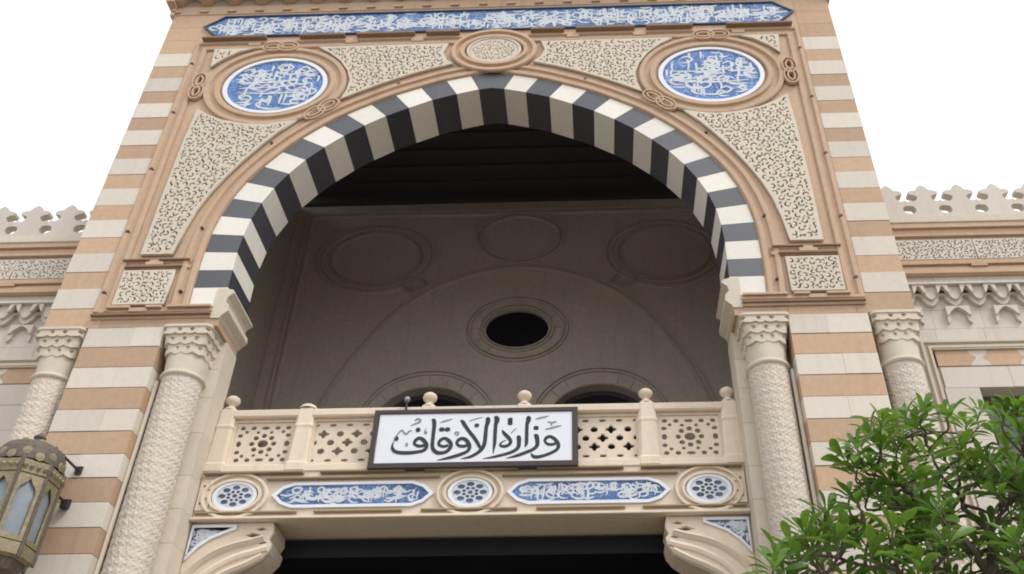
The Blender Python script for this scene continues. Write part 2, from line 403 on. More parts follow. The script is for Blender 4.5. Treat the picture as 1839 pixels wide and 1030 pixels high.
# --- lower piers: bands of two stones, white and ochre
zt = 8.719; k = 0
while zt > .3:
    h = .31; nm, mt = (('white_stone', 'white'), ('orange_stone', 'orange'))[k % 2]
    for s in (-1, 1):
        xm = 4.70 + random.uniform(-.12, .12)
        for a, b in (((4.185, xm - .0008), (xm + .0008, 5.24)) if k % 2 == 0 else ((4.185, 5.24),)):
            xa, xb = sorted((s * a, s * b)); dy = random.uniform(-.004, .004) + (.004 if k % 2 else 0)
            link(nm, cbox(xa, xb, dy, .62, zt - h + .003, zt, c=.004), mt, T)
    zt -= .316; k += 1
for s in (-1, 1):                                                   # recesses the corner columns stand in
    xa, xb = sorted((s * 4.19, s * 5.23)); link('pier_core', box(xa, xb, .03, .6, 0, 8.71), 'mortar', T)
    xa, xb = sorted((s * 5.22, s * HW)); link('corner_wall', box(xa, xb, .52, 1.6, 0, 8.72), 'wing', T)
# --- jambs behind the inner columns, coursed blocks
zt = 8.718
while zt > .2:
    h = random.choice((.44, .52, .60)); zb = max(.0, zt - h)
    for s in (-1, 1):
        xa, xb = sorted((s * 3.475, s * 4.21)); link('jamb_stone', cbox(xa, xb, .40, YD + .02, zb + .003, zt, c=.005), 'cream', T)
    zt = zb
# --- springer mouldings under the arch soffit
cap_prof = [(0, 9.34), (.10, 9.31), (.12, 9.26), (.05, 9.20), (.03, 9.12), (.09, 9.05), (.10, 8.96), (.02, 8.88), (0, 8.84)]
for s in (-1, 1):
    V = []
    for y in (-.02, YD + .03):
        for d, z in cap_prof: V.append((s * (3.478 - d), y, z))
        V.append((s * 3.60, y, 8.84)); V.append((s * 3.60, y, 9.34))
    n = len(cap_prof) + 2
    F = [(i, (i + 1) % n, n + (i + 1) % n, n + i) for i in range(n)] + [tuple(range(n)), tuple(range(2 * n - 1, n - 1, -1))]
    link('springer_moulding', mesh(V, F), 'cream', T)

# --- moulded bands on the spandrel
YM = .004
yy = YM
def band(name, path, closed=False, s=1., d=1., mat='ochre', label=None):
    global yy
    yy -= .0013
    return link(name, sweep(path, scaled(DBL, s, d), closed, yy), mat, T, label)
arch_s = catmull([(3.945, 9.0)] + archpath[1:-1] + [(-3.945, 9.0)], 2)
arch_s = [tuple(p) for p in arch_s]
def offs(path, d):
    P = [Vector(p) for p in path]; o = []
    for i in range(len(P)):
        a = P[max(0, i - 1)]; b = P[min(len(P) - 1, i + 1)]; t = (b - a).normalized(); o.append((P[i].x + t.y * d, P[i].y - t.x * d))
    return o
band('arch_moulding', offs(arch_s, .135), s=1.05, d=.8)
band('frame_moulding', [(-5.135, 8.97), (-5.135, 14.70), (5.135, 14.70), (5.135, 8.97)], s=1.0, d=.75)
for s in (-1, 1):
    band('sill_moulding', [(s * 3.60, 8.93), (s * 5.24, 8.93)] if s > 0 else [(-5.24, 8.93), (-3.60, 8.93)], s=.7, d=.5)
    band('cross_moulding', [(s * 4.10, 9.80), (s * 5.05, 9.80)] if s > 0 else [(-5.05, 9.80), (-4.10, 9.80)], s=.7, d=.5)
    band('medallion_moulding', ell(s * 3.635, 13.61, 1.06, .845, 72), True, s=1.2, d=.95)
    # knots where ring and frame cross
    for (cx, cz, a) in ((3.72, 14.60, 0), (4.93, 13.61, PI / 2), (2.74, 12.96, -.72)):
        for dd in (-.13, .13):
            c = (s * cx + dd * math.cos(a if s > 0 else PI - a), cz + dd * math.sin(a if s > 0 else PI - a) * 1.0)
            pts = ell(0, 0, .15, .085, 20); ca, sa = math.cos(a if s > 0 else -a), math.sin(a if s > 0 else -a)
            pts = [(c[0] + x * ca - z * sa, c[1] + x * sa + z * ca) for x, z in pts]
            band('knot', pts, True, s=.42, d=1.2)
    for cz in (14.22, 12.99, 11.70, 10.42, 9.30): # small pierced studs along the frame
        link('stud_hole', prism(ell(s * 5.19, cz, .028, .024, 8), -.045, .0), 'signframe', T)
    for (cx, cz) in ((4.10, 10.46), (4.12, 9.30), (3.42, 12.22), (1.55, 13.56), (2.55, 13.02)):
        link('stud_hole', prism(ell(s * cx, cz, .024, .020, 8), -.045, .0), 'signframe', T)
band('roundel_moulding', ell(0, 14.34, .62, .44, 48), True, s=1.0, d=1.2)
# projecting ledges that read as dark bars; their underside shade is painted into the colour
def ledge(x0, x1, z0, z1, y, name='ledge', par=None, mat='ledge_shade', yb=0.): link(name, cbox(x0, x1, y, yb + .003, z0, z1, c=.007), mat, par or T)
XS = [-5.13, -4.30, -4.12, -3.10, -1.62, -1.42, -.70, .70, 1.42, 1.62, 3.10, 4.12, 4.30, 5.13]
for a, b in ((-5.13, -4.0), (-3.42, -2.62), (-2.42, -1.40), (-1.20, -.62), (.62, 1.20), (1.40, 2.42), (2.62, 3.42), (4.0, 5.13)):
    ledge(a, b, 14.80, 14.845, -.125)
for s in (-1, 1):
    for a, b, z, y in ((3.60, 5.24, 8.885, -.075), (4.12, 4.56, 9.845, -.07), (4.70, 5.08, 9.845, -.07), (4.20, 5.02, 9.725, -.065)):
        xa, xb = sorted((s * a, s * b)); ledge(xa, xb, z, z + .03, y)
# ties that cross the channel of the mouldings
def tie(x0, x1, z0, z1, y=-.052): link('tie', cbox(x0, x1, y, .002, z0, z1, c=.008), 'ochre', T)
for x in (-4.2, -2.5, -1.35, 1.35, 2.5, 4.2): tie(x - .11, x + .11, 14.655, 14.745)
for s in (-1, 1):
    for x in (4.62,): tie(s * x - .13, s * x + .13, 9.765, 9.835); tie(s * x - .13, s * x + .13, 8.95, 9.02)
for s in (-1, 1):   # flat fillets: the dark undersides read as broken bars
    for a, b in ((3.62, 4.22), (4.30, 4.52), (4.74, 5.06)):
        xa, xb = sorted((s * a, s * b)); link('fillet', cbox(xa, xb, -.075, .0, 9.005, 9.045, c=.006), 'ochre', T)
# --- carved fretwork panels
def arch_off(d, x0, x1, n=24):
    P = offs(arch_s, d); return [p for p in P if x0 <= p[0] <= x1]
def carved(poly, seed, y=-.005, rim=.06, th=.052, s=1., parent=T, mat='lace', name='carved_panel', sp=.31):
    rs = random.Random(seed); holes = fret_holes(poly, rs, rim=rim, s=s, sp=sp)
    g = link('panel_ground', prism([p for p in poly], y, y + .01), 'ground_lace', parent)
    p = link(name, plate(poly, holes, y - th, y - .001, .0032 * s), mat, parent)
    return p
LOW = [(4.39, 9.96), (4.86, 9.96), (4.86, 11.2), (4.84, 12.3), (4.80, 13.05), (4.60, 12.90), (4.32, 12.76), (3.95, 12.66), (3.60, 12.63), (3.10, 12.72),
       (3.34, 12.46), (3.55, 12.17), (3.78, 11.82), (3.97, 11.48), (4.13, 11.14), (4.25, 10.80), (4.33, 10.42)]
MID = [(.80, 14.56), (.87, 14.34), (.80, 14.14), (.68, 14.02), (1.05, 13.90), (1.40, 13.76), (1.78, 13.58), (2.15, 13.38), (2.47, 13.19),
       (2.40, 13.42), (2.38, 13.66), (2.46, 13.92), (2.62, 14.18), (2.84, 14.40), (3.05, 14.56)]
TOPC = [(4.87, 14.57), (4.20, 14.57), (4.42, 14.49), (4.66, 14.30), (4.83, 14.09)]
for s in (-1, 1):
    for poly, sd in ((LOW, 3), (MID, 5), (TOPC, 9)):
        carved([(s * x, z) for x, z in poly], sd + (s > 0), rim=.045)
    carved([(s * 4.28, 9.07), (s * 5.01, 9.07), (s * 5.01, 9.67), (s * 4.28, 9.67)], 31 + s, rim=.03, s=.85)
    # ---- medallions: tiled disc, white rim, white strokes of script over blue
    cx, cz = s * 3.635, 13.61
    link('medallion_rim', plate(ell(cx, cz, .875, .695, 64), [ell(cx, cz, .80, .63, 64)], -.035, .0, .004), 'glaze', T)
    md = link('tile_medallion', prism(ell(cx, cz, .81, .64, 64), -.012, .002), 'tile', T)
    rs = random.Random(40 + s); D = []; yq = -.016
    def add(pts):
        global yq
        D.append(ribbon_d(pts, yq, -.011, 4))
    def stroke_field(n, wx, wz, cx, cz, sc_, w0):
        for _ in range(n):
            a = rs.uniform(0, 2 * PI); r = rs.random() ** .62; x = cx + wx * r * math.cos(a); z = cz + wz * r * math.sin(a); k_ = rs.random()
            if k_ < .42: h = rs.uniform(.10, .2) * sc_; P_ = [(x, z + h / 2, w0), (x + rs.uniform(-.02, .02), z, w0), (x - .01, z - h / 2, w0 * .5)]
            elif k_ < .66: h = rs.uniform(.10, .26) * sc_; P_ = [(x - h / 2, z, w0 * .7), (x, z - .015, w0 * 1.1), (x + h / 2, z + .01, w0 * .6)]
            else: h = rs.uniform(.05, .08) * sc_; g = rs.choice((-1, 1)); P_ = [(x - g * h, z + h * .3, w0 * .6), (x, z + h * .8, w0), (x + g * h * .8, z + h * .1, w0), (x, z - h * .7, w0), (x - g * h * 1.4, z - h * .8, w0 * .4)]
            yield P_
    for P_ in list(stroke_field(105, .78, .62, cx, cz, 1.35, .037)) + [[(cx - .55, cz - .17, .02), (cx, cz - .20, .035), (cx + .6, cz - .16, .02)], [(cx - .66, cz + .10, .02), (cx - .1, cz + .08, .035), (cx + .3, cz + .12, .02)]]:
        yq -= .00004; add(P_)
    D = [(v, f) for v, f in D if all(((p[0] - cx) / .80) ** 2 + ((p[2] - cz) / .63) ** 2 < .99 for p in v)]
    link('lettering', mesh(*join_data(D)), 'script', md, kind='stuff')
# centre roundel
carved(ell(0, 14.34, .41, .30, 40), 77, rim=.03, s=.7)
link('roundel_rim', plate(ell(0, 14.34, .47, .35, 48), [ell(0, 14.34, .415, .305, 48)], -.07, .0, .006), 'cream', T)
# ---- inscription band under the cornice
BP = [(-5.20, 15.24), (-5.02, 15.38), (-4.89, 15.50), (4.89, 15.50), (5.02, 15.38), (5.20, 15.24), (5.05, 15.08), (4.93, 14.965), (-4.93, 14.965), (-5.05, 15.08)]
bpth = [(x * 1.0, z) for x, z in BP]
def inset(poly, d):
    if area(poly) < 0: poly = poly[::-1]
    n = len(poly); o = []
    for i in range(n):
        a, p, b = Vector(poly[i - 1]), Vector(poly[i]), Vector(poly[(i + 1) % n]); t1 = (p - a).normalized(); t2 = (b - p).normalized()
        n1 = Vector((-t1.y, t1.x)); n2 = Vector((-t2.y, t2.x)); nn = (n1 + n2).normalized(); o.append(tuple(p + nn * d / max(.5, nn.dot(n1))))
    return o
link('band_border', plate(inset(BP, -.03), [inset(BP, .0)], -.040, .003, .003), 'dark_blue', T)
bd = link('inscription_band', prism(BP, -.012, .003), 'band', T)
rs = random.Random(12); D = []; yq = -.016; INS = inset(BP, .012)
for P_ in stroke_field(2300, 5.2, .27, 0, 15.235, 1.15, .034):
    P_ = [(p[0] if abs(p[0]) > 0 else 0, p[1], p[2]) for p in P_]; x_ = rs.uniform(-5.0, 5.0) - P_[0][0]; P_ = [(p[0] + x_, p[1], p[2]) for p in P_]
    if len(D) < 560 and all(inside((p[0], p[1]), INS) for p in P_):
        yq -= .000006; D.append(ribbon_d(P_, yq, -.011, 3))
link('lettering', mesh(*join_data(D)), 'script', bd, kind='stuff')
# ---- crowning cornice: dentils, scalloped pendants, slab, crest
link('frieze_course', cbox(-HW - .002, HW + .002, -.012, .72, 15.622, 15.86, c=.006), 'ochre', T)
DN = box(-.075, .075, -.05, -.01, 15.665, 15.71)
def pendant_d(w, z0, z1, y0, y1, tip=.5):
    P = [(-w / 2, z1), (-w / 2, z0 + (z1 - z0) * .55), (-w * .30, z0 + (z1 - z0) * .35), (-w * .16, z0 + .02), (0, z0), (w * .16, z0 + .02), (w * .30, z0 + (z1 - z0) * .35), (w / 2, z0 + (z1 - z0) * .55), (w / 2, z1)]
    return prism_d(P, y0, y1)
me_dn = DN; me_p1 = mesh(*join_data([pendant_d(.46, 15.865, 16.20, -.16, -.01), pendant_d(.30, 15.93, 16.20, -.26, -.16)]))
for k in range(24):
    x = -5.84 + .507 * k
    if x > 5.9: break
    o = link('dentil', me_dn, 'ochre', T); place(o, (x, 0, 0))
    o = link('cornice_pendant', me_p1, 'ochre', T); place(o, (x, 0, 0))
link('cornice_slab', box(-6.08, 6.08, -.36, .9, 16.201, 16.40), 'ochre', T)
link('cornice_bed', box(-5.90, 5.90, -.008, .9, 15.862, 16.2), 'mortar', T)
for s in (-1, 1):
    xa, xb = sorted((s * 5.86, s * 6.0)); link('cornice_return', box(xa, xb, -.20, .6, 15.80, 16.2), 'ochre', T)
    xa, xb = sorted((s * 5.86, s * 5.93)); link('corner_bracket', box(xa, xb, -.05, .35, 15.58, 15.8), 'ochre', T)
def merlon_d(w, h, y0, y1):
    P = [(-w / 2, 0), (w / 2, 0), (w / 2, h * .18), (w * .30, h * .30), (w * .42, h * .46), (w * .30, h * .60), (w * .17, h * .62), (w * .24, h * .78), (w * .12, h * .92), (0, h)]
    P = P + [(-x, z) for x, z in P[-2:1:-1]]
    return prism_d(P, y0, y1)
mm = mesh(*merlon_d(.72, .9, -.1, .1))
for k in range(16): o = link('merlon', mm, 'cream', T); place(o, (-5.65 + .753 * k, .0, 16.40))
# ---- columns in the corners of the piers
def shaft_fn(u, v, r=.252, z0=.0, z1=8.0):
    z = z0 + (z1 - z0) * v; th = 2 * PI * u
    n = 18.; row = z / .085; k = math.floor(row); t = row - k; q = ((th / (2 * PI) * n + .5 * (k % 2) + .13 * math.sin(k * 2.3)) % 1.) - .5
    e = math.hypot(q * 1.15, (t - .45) * .9)                          # leaf scales, each with a sunk heart and a rim
    h = .010 * max(0., 1 - e * 2.1) + .009 * math.exp(-((e - .42) / .09) ** 2) - .010 * math.exp(-(e / .17) ** 2) + .004 * math.sin(9 * th + z * 31) * math.sin(23 * z - 7 * th)
    rr = r + h
    return (rr * math.cos(th), rr * math.sin(th), z)
rows = 420
V, F = grid_d(lambda u, v: shaft_fn(u, v, z0=4.3, z1=8.0), 168, 420, True)
V2, F2 = grid_d(lambda u, v: shaft_fn(u, v, z0=.45, z1=4.3), 40, 80, True)
V3, F3 = lathe_d([(.36, 0), (.36, .25), (.30, .30), (.33, .38), (.27, .45)], n=32)
SH = mesh(*join_data([(V, F), (V2, F2), (V3, F3)]), smooth=True)
def cap_fn(u, v):
    th = 2 * PI * u; z = -.70 * v
    sc1 = .030 * abs(math.sin(8 * th)); sc2 = .05 * abs(math.sin(6 * th + PI / 4)); sc3 = .045 * abs(math.sin(6 * th))
    if v < .06: p, r = 9., .34
    elif v < .19 + sc1: p, r = 9., .325
    elif v < .38 + sc2: t = (v - .19) / .2; p, r = 7. - 2 * min(1, t), .298 - .006 * t
    elif v < .58 + sc3: t = (v - .38) / .2; p, r = 4., .274 - .004 * t
    else: t = (v - .58) / .42; p, r = 2.6 * (1 - t) + 2 * t, .262 - .008 * t
    c, s_ = abs(math.cos(th)), abs(math.sin(th)); R = r / ((c ** p + s_ ** p) ** (1 / p)); R = min(R, r * 1.32)
    d = 0.
    for (z0, z1, n, ph, dep) in ((-.050, -.11, 12, .5, .055), (-.175, -.25, 12, 0, .040), (-.31, -.385, 12, .5, .030)):
        if z1 < z < z0:
            q = ((th / (2 * PI) * n + ph + .5) % 1.) - .5; t = (z0 - z) / (z0 - z1)
            wid = (.18 if n == 12 else .34) * min(1, (1 - t) * 2.4) if t > .55 else (.18 if n == 12 else .34) * (t / .25 if t < .25 else 1)
            if abs(q) < wid: d = dep * min(1, (wid - abs(q)) / .10)
    if v < .02 : d = 0
    R -= d
    return (R * math.cos(th), R * math.sin(th), z)
V, F = grid_d(cap_fn, 240, 140, True); F = F + [tuple(range(191, -1, -1))]
CP = mesh(V, F)
RG = mesh(*lathe_d([(.25, -.02), (.285, -.005), (.295, .02), (.285, .045), (.25, .06)], n=48), smooth=True)
for (x, y, lab) in ((-3.865, .27, 0), (3.865, .27, 0), (-5.60, .28, 0), (5.60, .28, 0)):
    c = link('corner_column', SH, 'shaft', T); place(c, (x, y, 0))
    k = link('capital', CP, 'cream', c); place(k, (0, 0, 8.72))
    k = link('neck_ring', RG, 'cream', c); place(k, (0, 0, 7.99))
for x in (4.155, 5.275):                                             # slim roll between pier and column
    for s in (-1, 1): link('edge_roll', mesh(*lathe_d([(.030, 0.), (.030, 7.95), (.0, 7.98)], s * x, .17, 10), smooth=True), 'cream', T)
# ---- body of the tower round the loggia
for s in (-1, 1):
    xa, xb = sorted((s * 5.25, s * 5.84)); link('side_wall', box(xa, xb, .74, 6.6, 0, 16.2), 'inner', T)
link('arch_back_wall', plate([(-5.24, 6.0), (-5.24, 16.2), (5.24, 16.2), (5.24, 6.0), (3.72, 6.0), (3.72, 9.0)] + [(x * 1.06 + .05, z + .32) for x, z in INN[::-1]] + [(0, 13.80)] + [(-x * 1.06 - .05, z + .32) for x, z in INN] + [(-3.72, 9.0), (-3.72, 6.0)], [], YD + .004, YD + .30), 'inner', T)
for s in (-1, 1):
    xa, xb = sorted((s * 3.56, s * 5.24)); link('porch_side', box(xa, xb, YD + .03, 1.3, 0, 6.0), 'inner', T)
# loggia back wall with relieving arch, roundels, oculus and twin windows
def pointed(cx, hw, z0, zs, za, n=10):
    P = [(cx + hw, z0)]
    for i in range(n + 1):
        t = i / n; a = t * PI / 2; P.append((cx + hw * math.cos(a) ** .92, zs + (za - zs) * math.sin(a) ** 1.02))
    for i in range(n - 1, -1, -1):
        t = i / n; a = t * PI / 2; P.append((cx - hw * math.cos(a) ** .92, zs + (za - zs) * math.sin(a) ** 1.02))
    P.append((cx - hw, z0)); return P
WN = [pointed(s * 1.72, 1.12, 7.2, 10.15, 11.22) for s in (-1, 1)]
OC = ell(0, 12.62, .66, .49, 48)
bw = link('loggia_back_wall', plate([(-5.24, 6.2), (-5.24, 16.9), (5.24, 16.9), (5.24, 6.2)], [OC] + WN, YB, YB + .75), 'inner', T)
IN2 = scaled(DBL, .8, .9)
def inr(name, path, closed=False, s=.8, d=.9):
    d *= 1.6
    global yy
    yy -= .0008
    return link(name, sweep(path, scaled(DBL, s, d), closed, YB + .002 + (yy + .2) * .05), 'inner', bw)
inr('wall_moulding', [(-4.88, 6.3), (-4.88, 15.9), (4.88, 15.9), (4.88, 6.3)])
ra = [(4.15, 6.3), (4.1, 9.4), (3.95, 10.6), (3.50, 11.75), (2.75, 12.95), (1.9, 13.72), (.9, 14.15), (0, 14.30)]
ra = ra + [(-x, z) for x, z in ra[-2::-1]]
inr('relieving_arch', [tuple(p) for p in catmull(ra, 5)])
for s in (-1, 1):
    inr('blind_roundel', ell(s * 3.22, 14.60, 1.26, .92, 64), True, .85)
    inr('window_hood', pointed(s * 1.72, 1.42, 6.5, 10.15, 11.56, 14), False, .5, .7)
    inr('blind_roundel_disc', ell(s * 3.22, 14.60, 1.02, .74, 64), True, .3, .8)
    inr('knot', ell(s * 2.28, 13.80, .26, .15, 20), True, .4, 1.2)
inr('blind_roundel', ell(0, 15.10, .93, .69, 64), True, .7)
inr('oculus_ring', ell(0, 12.62, .74, .56, 64), True, .5, 1.)
inr('oculus_ring', ell(0, 12.62, 1.03, .78, 64), True, .5, .8)
link('oculus_pane', prism(ell(0, 12.62, .68, .51, 32), YB + .09, YB + .12), 'darkglass', bw)
for s in (-1, 1):
    w = link('loggia_window', plate(pointed(s * 1.72, 1.13, 7.1, 10.15, 11.23), [pointed(s * 1.72, 1.03, 7.2, 10.13, 11.12)], YB + .26, YB + .32), 'wood', bw)
    link('window_pane', prism(pointed(s * 1.72, 1.04, 7.19, 10.14, 11.13), YB + .285, YB + .295), 'darkglass', bw)
# voussoir blocks of the window arches and the oculus, slightly proud
for s in (-1, 1):
    hi = pointed(s * 1.72, 1.13, 7.1, 10.15, 11.23, 12)[1:-1]; ho = pointed(s * 1.72, 1.35, 7.1, 10.15, 11.47, 12)[1:-1]
    for i in range(0, 24, 2):
        q = shrink([hi[i], ho[i], ho[min(24, i + 2)], hi[min(24, i + 2)]], .008); link('arch_stone', prism(q, YB - .022, YB), 'inner', bw)
for i in range(14):
    a0, a1 = 2 * PI * i / 14 + .02, 2 * PI * (i + 1) / 14 - .02
    q = [(.70 * math.cos(a0), 12.62 + .53 * math.sin(a0)), (.97 * math.cos(a0), 12.62 + .73 * math.sin(a0)), (.97 * math.cos(a1), 12.62 + .73 * math.sin(a1)), (.70 * math.cos(a1), 12.62 + .53 * math.sin(a1))]
    link('arch_stone', prism(q, YB - .018, YB), 'inner', bw)
# loggia floor, dark beamed ceiling
link('loggia_floor', box(-5.24, 5.24, 1.26, YB, 6.24, 6.60), 'inner', T)
cl = link('loggia_ceiling', box(-5.24, 5.24, 1.08, YB + .3, 16.46, 16.7), 'wood', T)
link('ceiling_cornice', box(-5.20, 5.20, YB - .12, YB, 16.22, 16.46), 'wood2', cl)
for k in range(9): link('ceiling_beam', box(-5.23, 5.23, 1.25 + .5 * k, 1.45 + .5 * k, 16.41, 16.459), 'wood2', cl)
link('roof_slab', box(-5.9, 5.9, .3, 6.9, 16.71, 16.95), 'inner', T)
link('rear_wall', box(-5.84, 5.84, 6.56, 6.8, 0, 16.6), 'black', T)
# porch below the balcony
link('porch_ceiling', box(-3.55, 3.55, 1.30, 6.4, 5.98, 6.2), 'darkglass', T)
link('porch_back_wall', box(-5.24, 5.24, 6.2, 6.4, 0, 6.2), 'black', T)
dr = link('entrance_door', box(-1.6, 1.6, 6.1, 6.19, 0, 4.2), 'wood2', T)
# ------------------------------------------------------------------ balcony between the jambs
B = thing('balcony', 'cream stone balcony with pierced panels and blue tiled front below the dark loggia', 'balcony', (0, .72, 6.24))
YF = .72
link('balcony_beam', plate([(-3.47, 6.235), (3.47, 6.235), (3.47, 6.90), (-3.47, 6.90)], [], YF, 1.264), 'balcony', B)
link('base_rail', cbox(-3.474, 3.474, YF - .02, 1.2, 6.90, 7.0, c=.01), 'balcony', B)
yb_ = YF
def bband(name, path, closed=False, s=.6, d=.8, mat='balcony', par=None):
    global yb_
    yb_ -= .0009
    return link(name, sweep(path, scaled(DBL, s, d), closed, yb_), mat, par or B)
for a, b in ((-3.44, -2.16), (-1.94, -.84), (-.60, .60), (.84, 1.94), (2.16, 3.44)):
    link('beam_ledge', cbox(a, b, YF - .085, YF + .002, 6.855, 6.885, c=.007), 'ledge_shade2', B)  # ledge colour carries the shade of its underside
    link('beam_ledge', cbox(a, b, YF - .06, YF + .002, 6.325, 6.35, c=.007), 'ledge_shade2', B)
for a, b in ((-2.62, -.40), (.40, 2.62)): link('beam_ledge', cbox(a, b, YF - .07, YF + .002, 6.775, 6.80, c=.007), 'ledge_shade2', B)
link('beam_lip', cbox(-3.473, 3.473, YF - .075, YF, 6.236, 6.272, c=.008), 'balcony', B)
for cx in (-2.99, 0, 3.0):
    bband('disc_moulding', ell(cx, 6.565, .365, .255, 48), True, s=.55, d=1.0)
    link('disc_rim', plate(ell(cx, 6.565, .285, .20, 48), [ell(cx, 6.565, .235, .16, 48)], YF - .035, YF, .004), 'glaze', B)
    d = link('tile_disc', prism(ell(cx, 6.565, .24, .165, 40), YF - .012, YF + .002), 'tile3', B)
    holes = [ell(cx, 6.565, .034, .026, 10)]
    for i in range(8):
        a = 2 * PI * i / 8 + PI / 8; holes.append(ell(cx + .085 * math.cos(a), 6.565 + .058 * math.sin(a), .026, .019, 8)); a += PI / 8
        holes.append(ell(cx + .165 * math.cos(a), 6.565 + .112 * math.sin(a), .050, .031, 8))
    link('rosette', plate(ell(cx, 6.565, .234, .159, 40), holes, YF - .026, YF - .013, .002), 'script', d)
for s in (-1, 1):
    P = [(s * .50, 6.565), (s * .60, 6.66), (s * .74, 6.71), (s * 2.24, 6.71), (s * 2.38, 6.66), (s * 2.48, 6.565), (s * 2.38, 6.47), (s * 2.24, 6.42), (s * .74, 6.42), (s * .60, 6.47)]
    link('tile_border', plate(inset(P, -.03), [inset(P, .015)], YF - .03, YF, .004), 'glaze', B)
    tp = link('tile_band', prism(P, YF - .012, YF + .002), 'tile2', B)
    rs = random.Random(60 + s); D = []; yq = YF - .015; INS = inset(P, .02)
    for P_ in stroke_field(900, 1.0, .14, s * 1.49, 6.565, .8, .023):
        x_ = s * 1.49 + rs.uniform(-1., 1.) - P_[0][0]; P_ = [(p[0] + x_, p[1], p[2]) for p in P_]
        if len(D) < 95 and all(inside((p[0], p[1]), INS) for p in P_):
            yq -= .00003; D.append(ribbon_d(P_, yq, YF - .011, 3))
    link('lettering', mesh(*join_data(D)), 'script', tp, kind='stuff')
    # carved end corners
    xa, xb = s * 3.30, s * 3.46
    holes = []
    for i, (dx, dz) in enumerate(((.04, .06), (.10, .13), (.04, .20), (.10, .28), (.04, .34), (.10, .40), (.04, .45))):
        holes.append(ell(xa + s * dx, 6.36 + dz * .85, .026, .020, 8))
    link('corner_fretwork', plate([(xa, 6.375), (xb, 6.375), (xb, 6.79), (xa, 6.79)], holes, YF - .03, YF - .001, .003), 'balcony', B)
# posts, finials, rails, pierced panels
def post_d(h=.94):
    lv = [(0, .155, .13), (.10, .155, .13), (.13, .135, .115), (.62, .118, .105), (.66, .13, .115), (.70, .118, .105), (h - .03, .115, .10), (h, .09, .08)]
    V, F = [], []
    for z, a, b in lv:
        c = .035; V += [(-a + c, -b, z), (a - c, -b, z), (a, -b + c, z), (a, b - c, z), (a - c, b, z), (-a + c, b, z), (-a, b - c, z), (-a, -b + c, z)]
    for k in range(len(lv) - 1):
        for i in range(8): F.append((8 * k + i, 8 * k + (i + 1) % 8, 8 * k + 8 + (i + 1) % 8, 8 * k + 8 + i))
    F.append(tuple(range(8 * len(lv) - 8, 8 * len(lv)))); F.append(tuple(range(7, -1, -1)))
    return V, F
PM = mesh(*post_d()); FM = mesh(*lathe_d([(.095, 0), (.10, .015), (.075, .04), (.045, .06), (.042, .085), (.062, .10), (.088, .13), (.098, .165), (.088, .20), (.055, .228), (.0, .238)], n=24), smooth=True)
DM = mesh(*lathe_d([(.12, 0), (.12, .02), (.10, .05), (.06, .075), (0, .085)], n=24), smooth=True)
posts = [-3.37, -2.30, -.655, .64, 2.285, 3.385]
for i, x in enumerate(posts):
    p = link('balustrade_post', PM, 'balcony', B); place(p, (x, YF + .10, 6.92))
    if i == 1: f = link('domed_cap', DM, 'balcony', p); place(f, (0, 0, .94))
    else: f = link('finial', FM, 'balcony', p); place(f, (0, 0, .935))
def star_panel(x0, x1, z0, z1):
    cx, cz, w, h = (x0 + x1) / 2, (z0 + z1) / 2, (x1 - x0) / 2, (z1 - z0) / 2; H = [ell(cx, cz, .075, .056, 10)]
    for i in range(8):
        a = 2 * PI * i / 8; H.append(ell(cx + w * .38 * math.cos(a), cz + h * .40 * math.sin(a), .039, .033, 8))
        a += PI / 8
        H.append(ell(cx + w * .61 * math.cos(a), cz + h * .62 * math.sin(a), .027, .023, 6)) if abs(math.sin(a)) > .8 or abs(math.cos(a)) > .95 else None
    for fx in (-.80, -.42, 0, .42, .80):
        for fz in (-.80, .80):
            H.append(ell(cx + w * fx, cz + h * fz, .060 if fx == 0 else .038, .024 if fx == 0 else .029, 8))
    for fz in (-.42, 0, .42):
        for fx in (-.84, .84): H.append(ell(cx + w * fx, cz + h * fz, .038, .044 if fz == 0 else .028, 8))
    for sx in (-1, 1):
        for sz in (-1, 1):
            H.append(ell(cx + sx * w * .64, cz + sz * h * .60, .029, .025, 6))
    return [q for q in H if q]
def quatre(cx, cz, rx, rz):
    return [(cx + rx * (1 + .26 * math.cos(4 * a)) * math.cos(a) * .86, cz + rz * (1 + .26 * math.cos(4 * a)) * math.sin(a) * .86) for a in [2 * PI * i / 24 for i in range(24)]]
def quat_panel(x0, x1, z0, z1):
    H = []; w = .104; n = int((x1 - x0) / w); w = (x1 - x0) / n; zr = [0.06, .285, .5, .715, .94]; h = z1 - z0
    for j, f in enumerate(zr):
        for i in range(n + 1):
            cx, cz = x0 + w * i, z0 + h * f
            if (i + j) % 2: continue
            if i in (0, n): H.append(ell(cx + (.022 if i == 0 else -.022), cz, .020, .034 if j in (1, 2, 3) else .018, 8)); continue
            if j in (0, 4): H.append(ell(cx, cz, .050, .020, 8))
            elif ((i + j) // 2 + j) % 2: H.append(quatre(cx, cz, .072, .058))
            else: H.append(ell(cx, cz, .050, .042, 10))
    return H
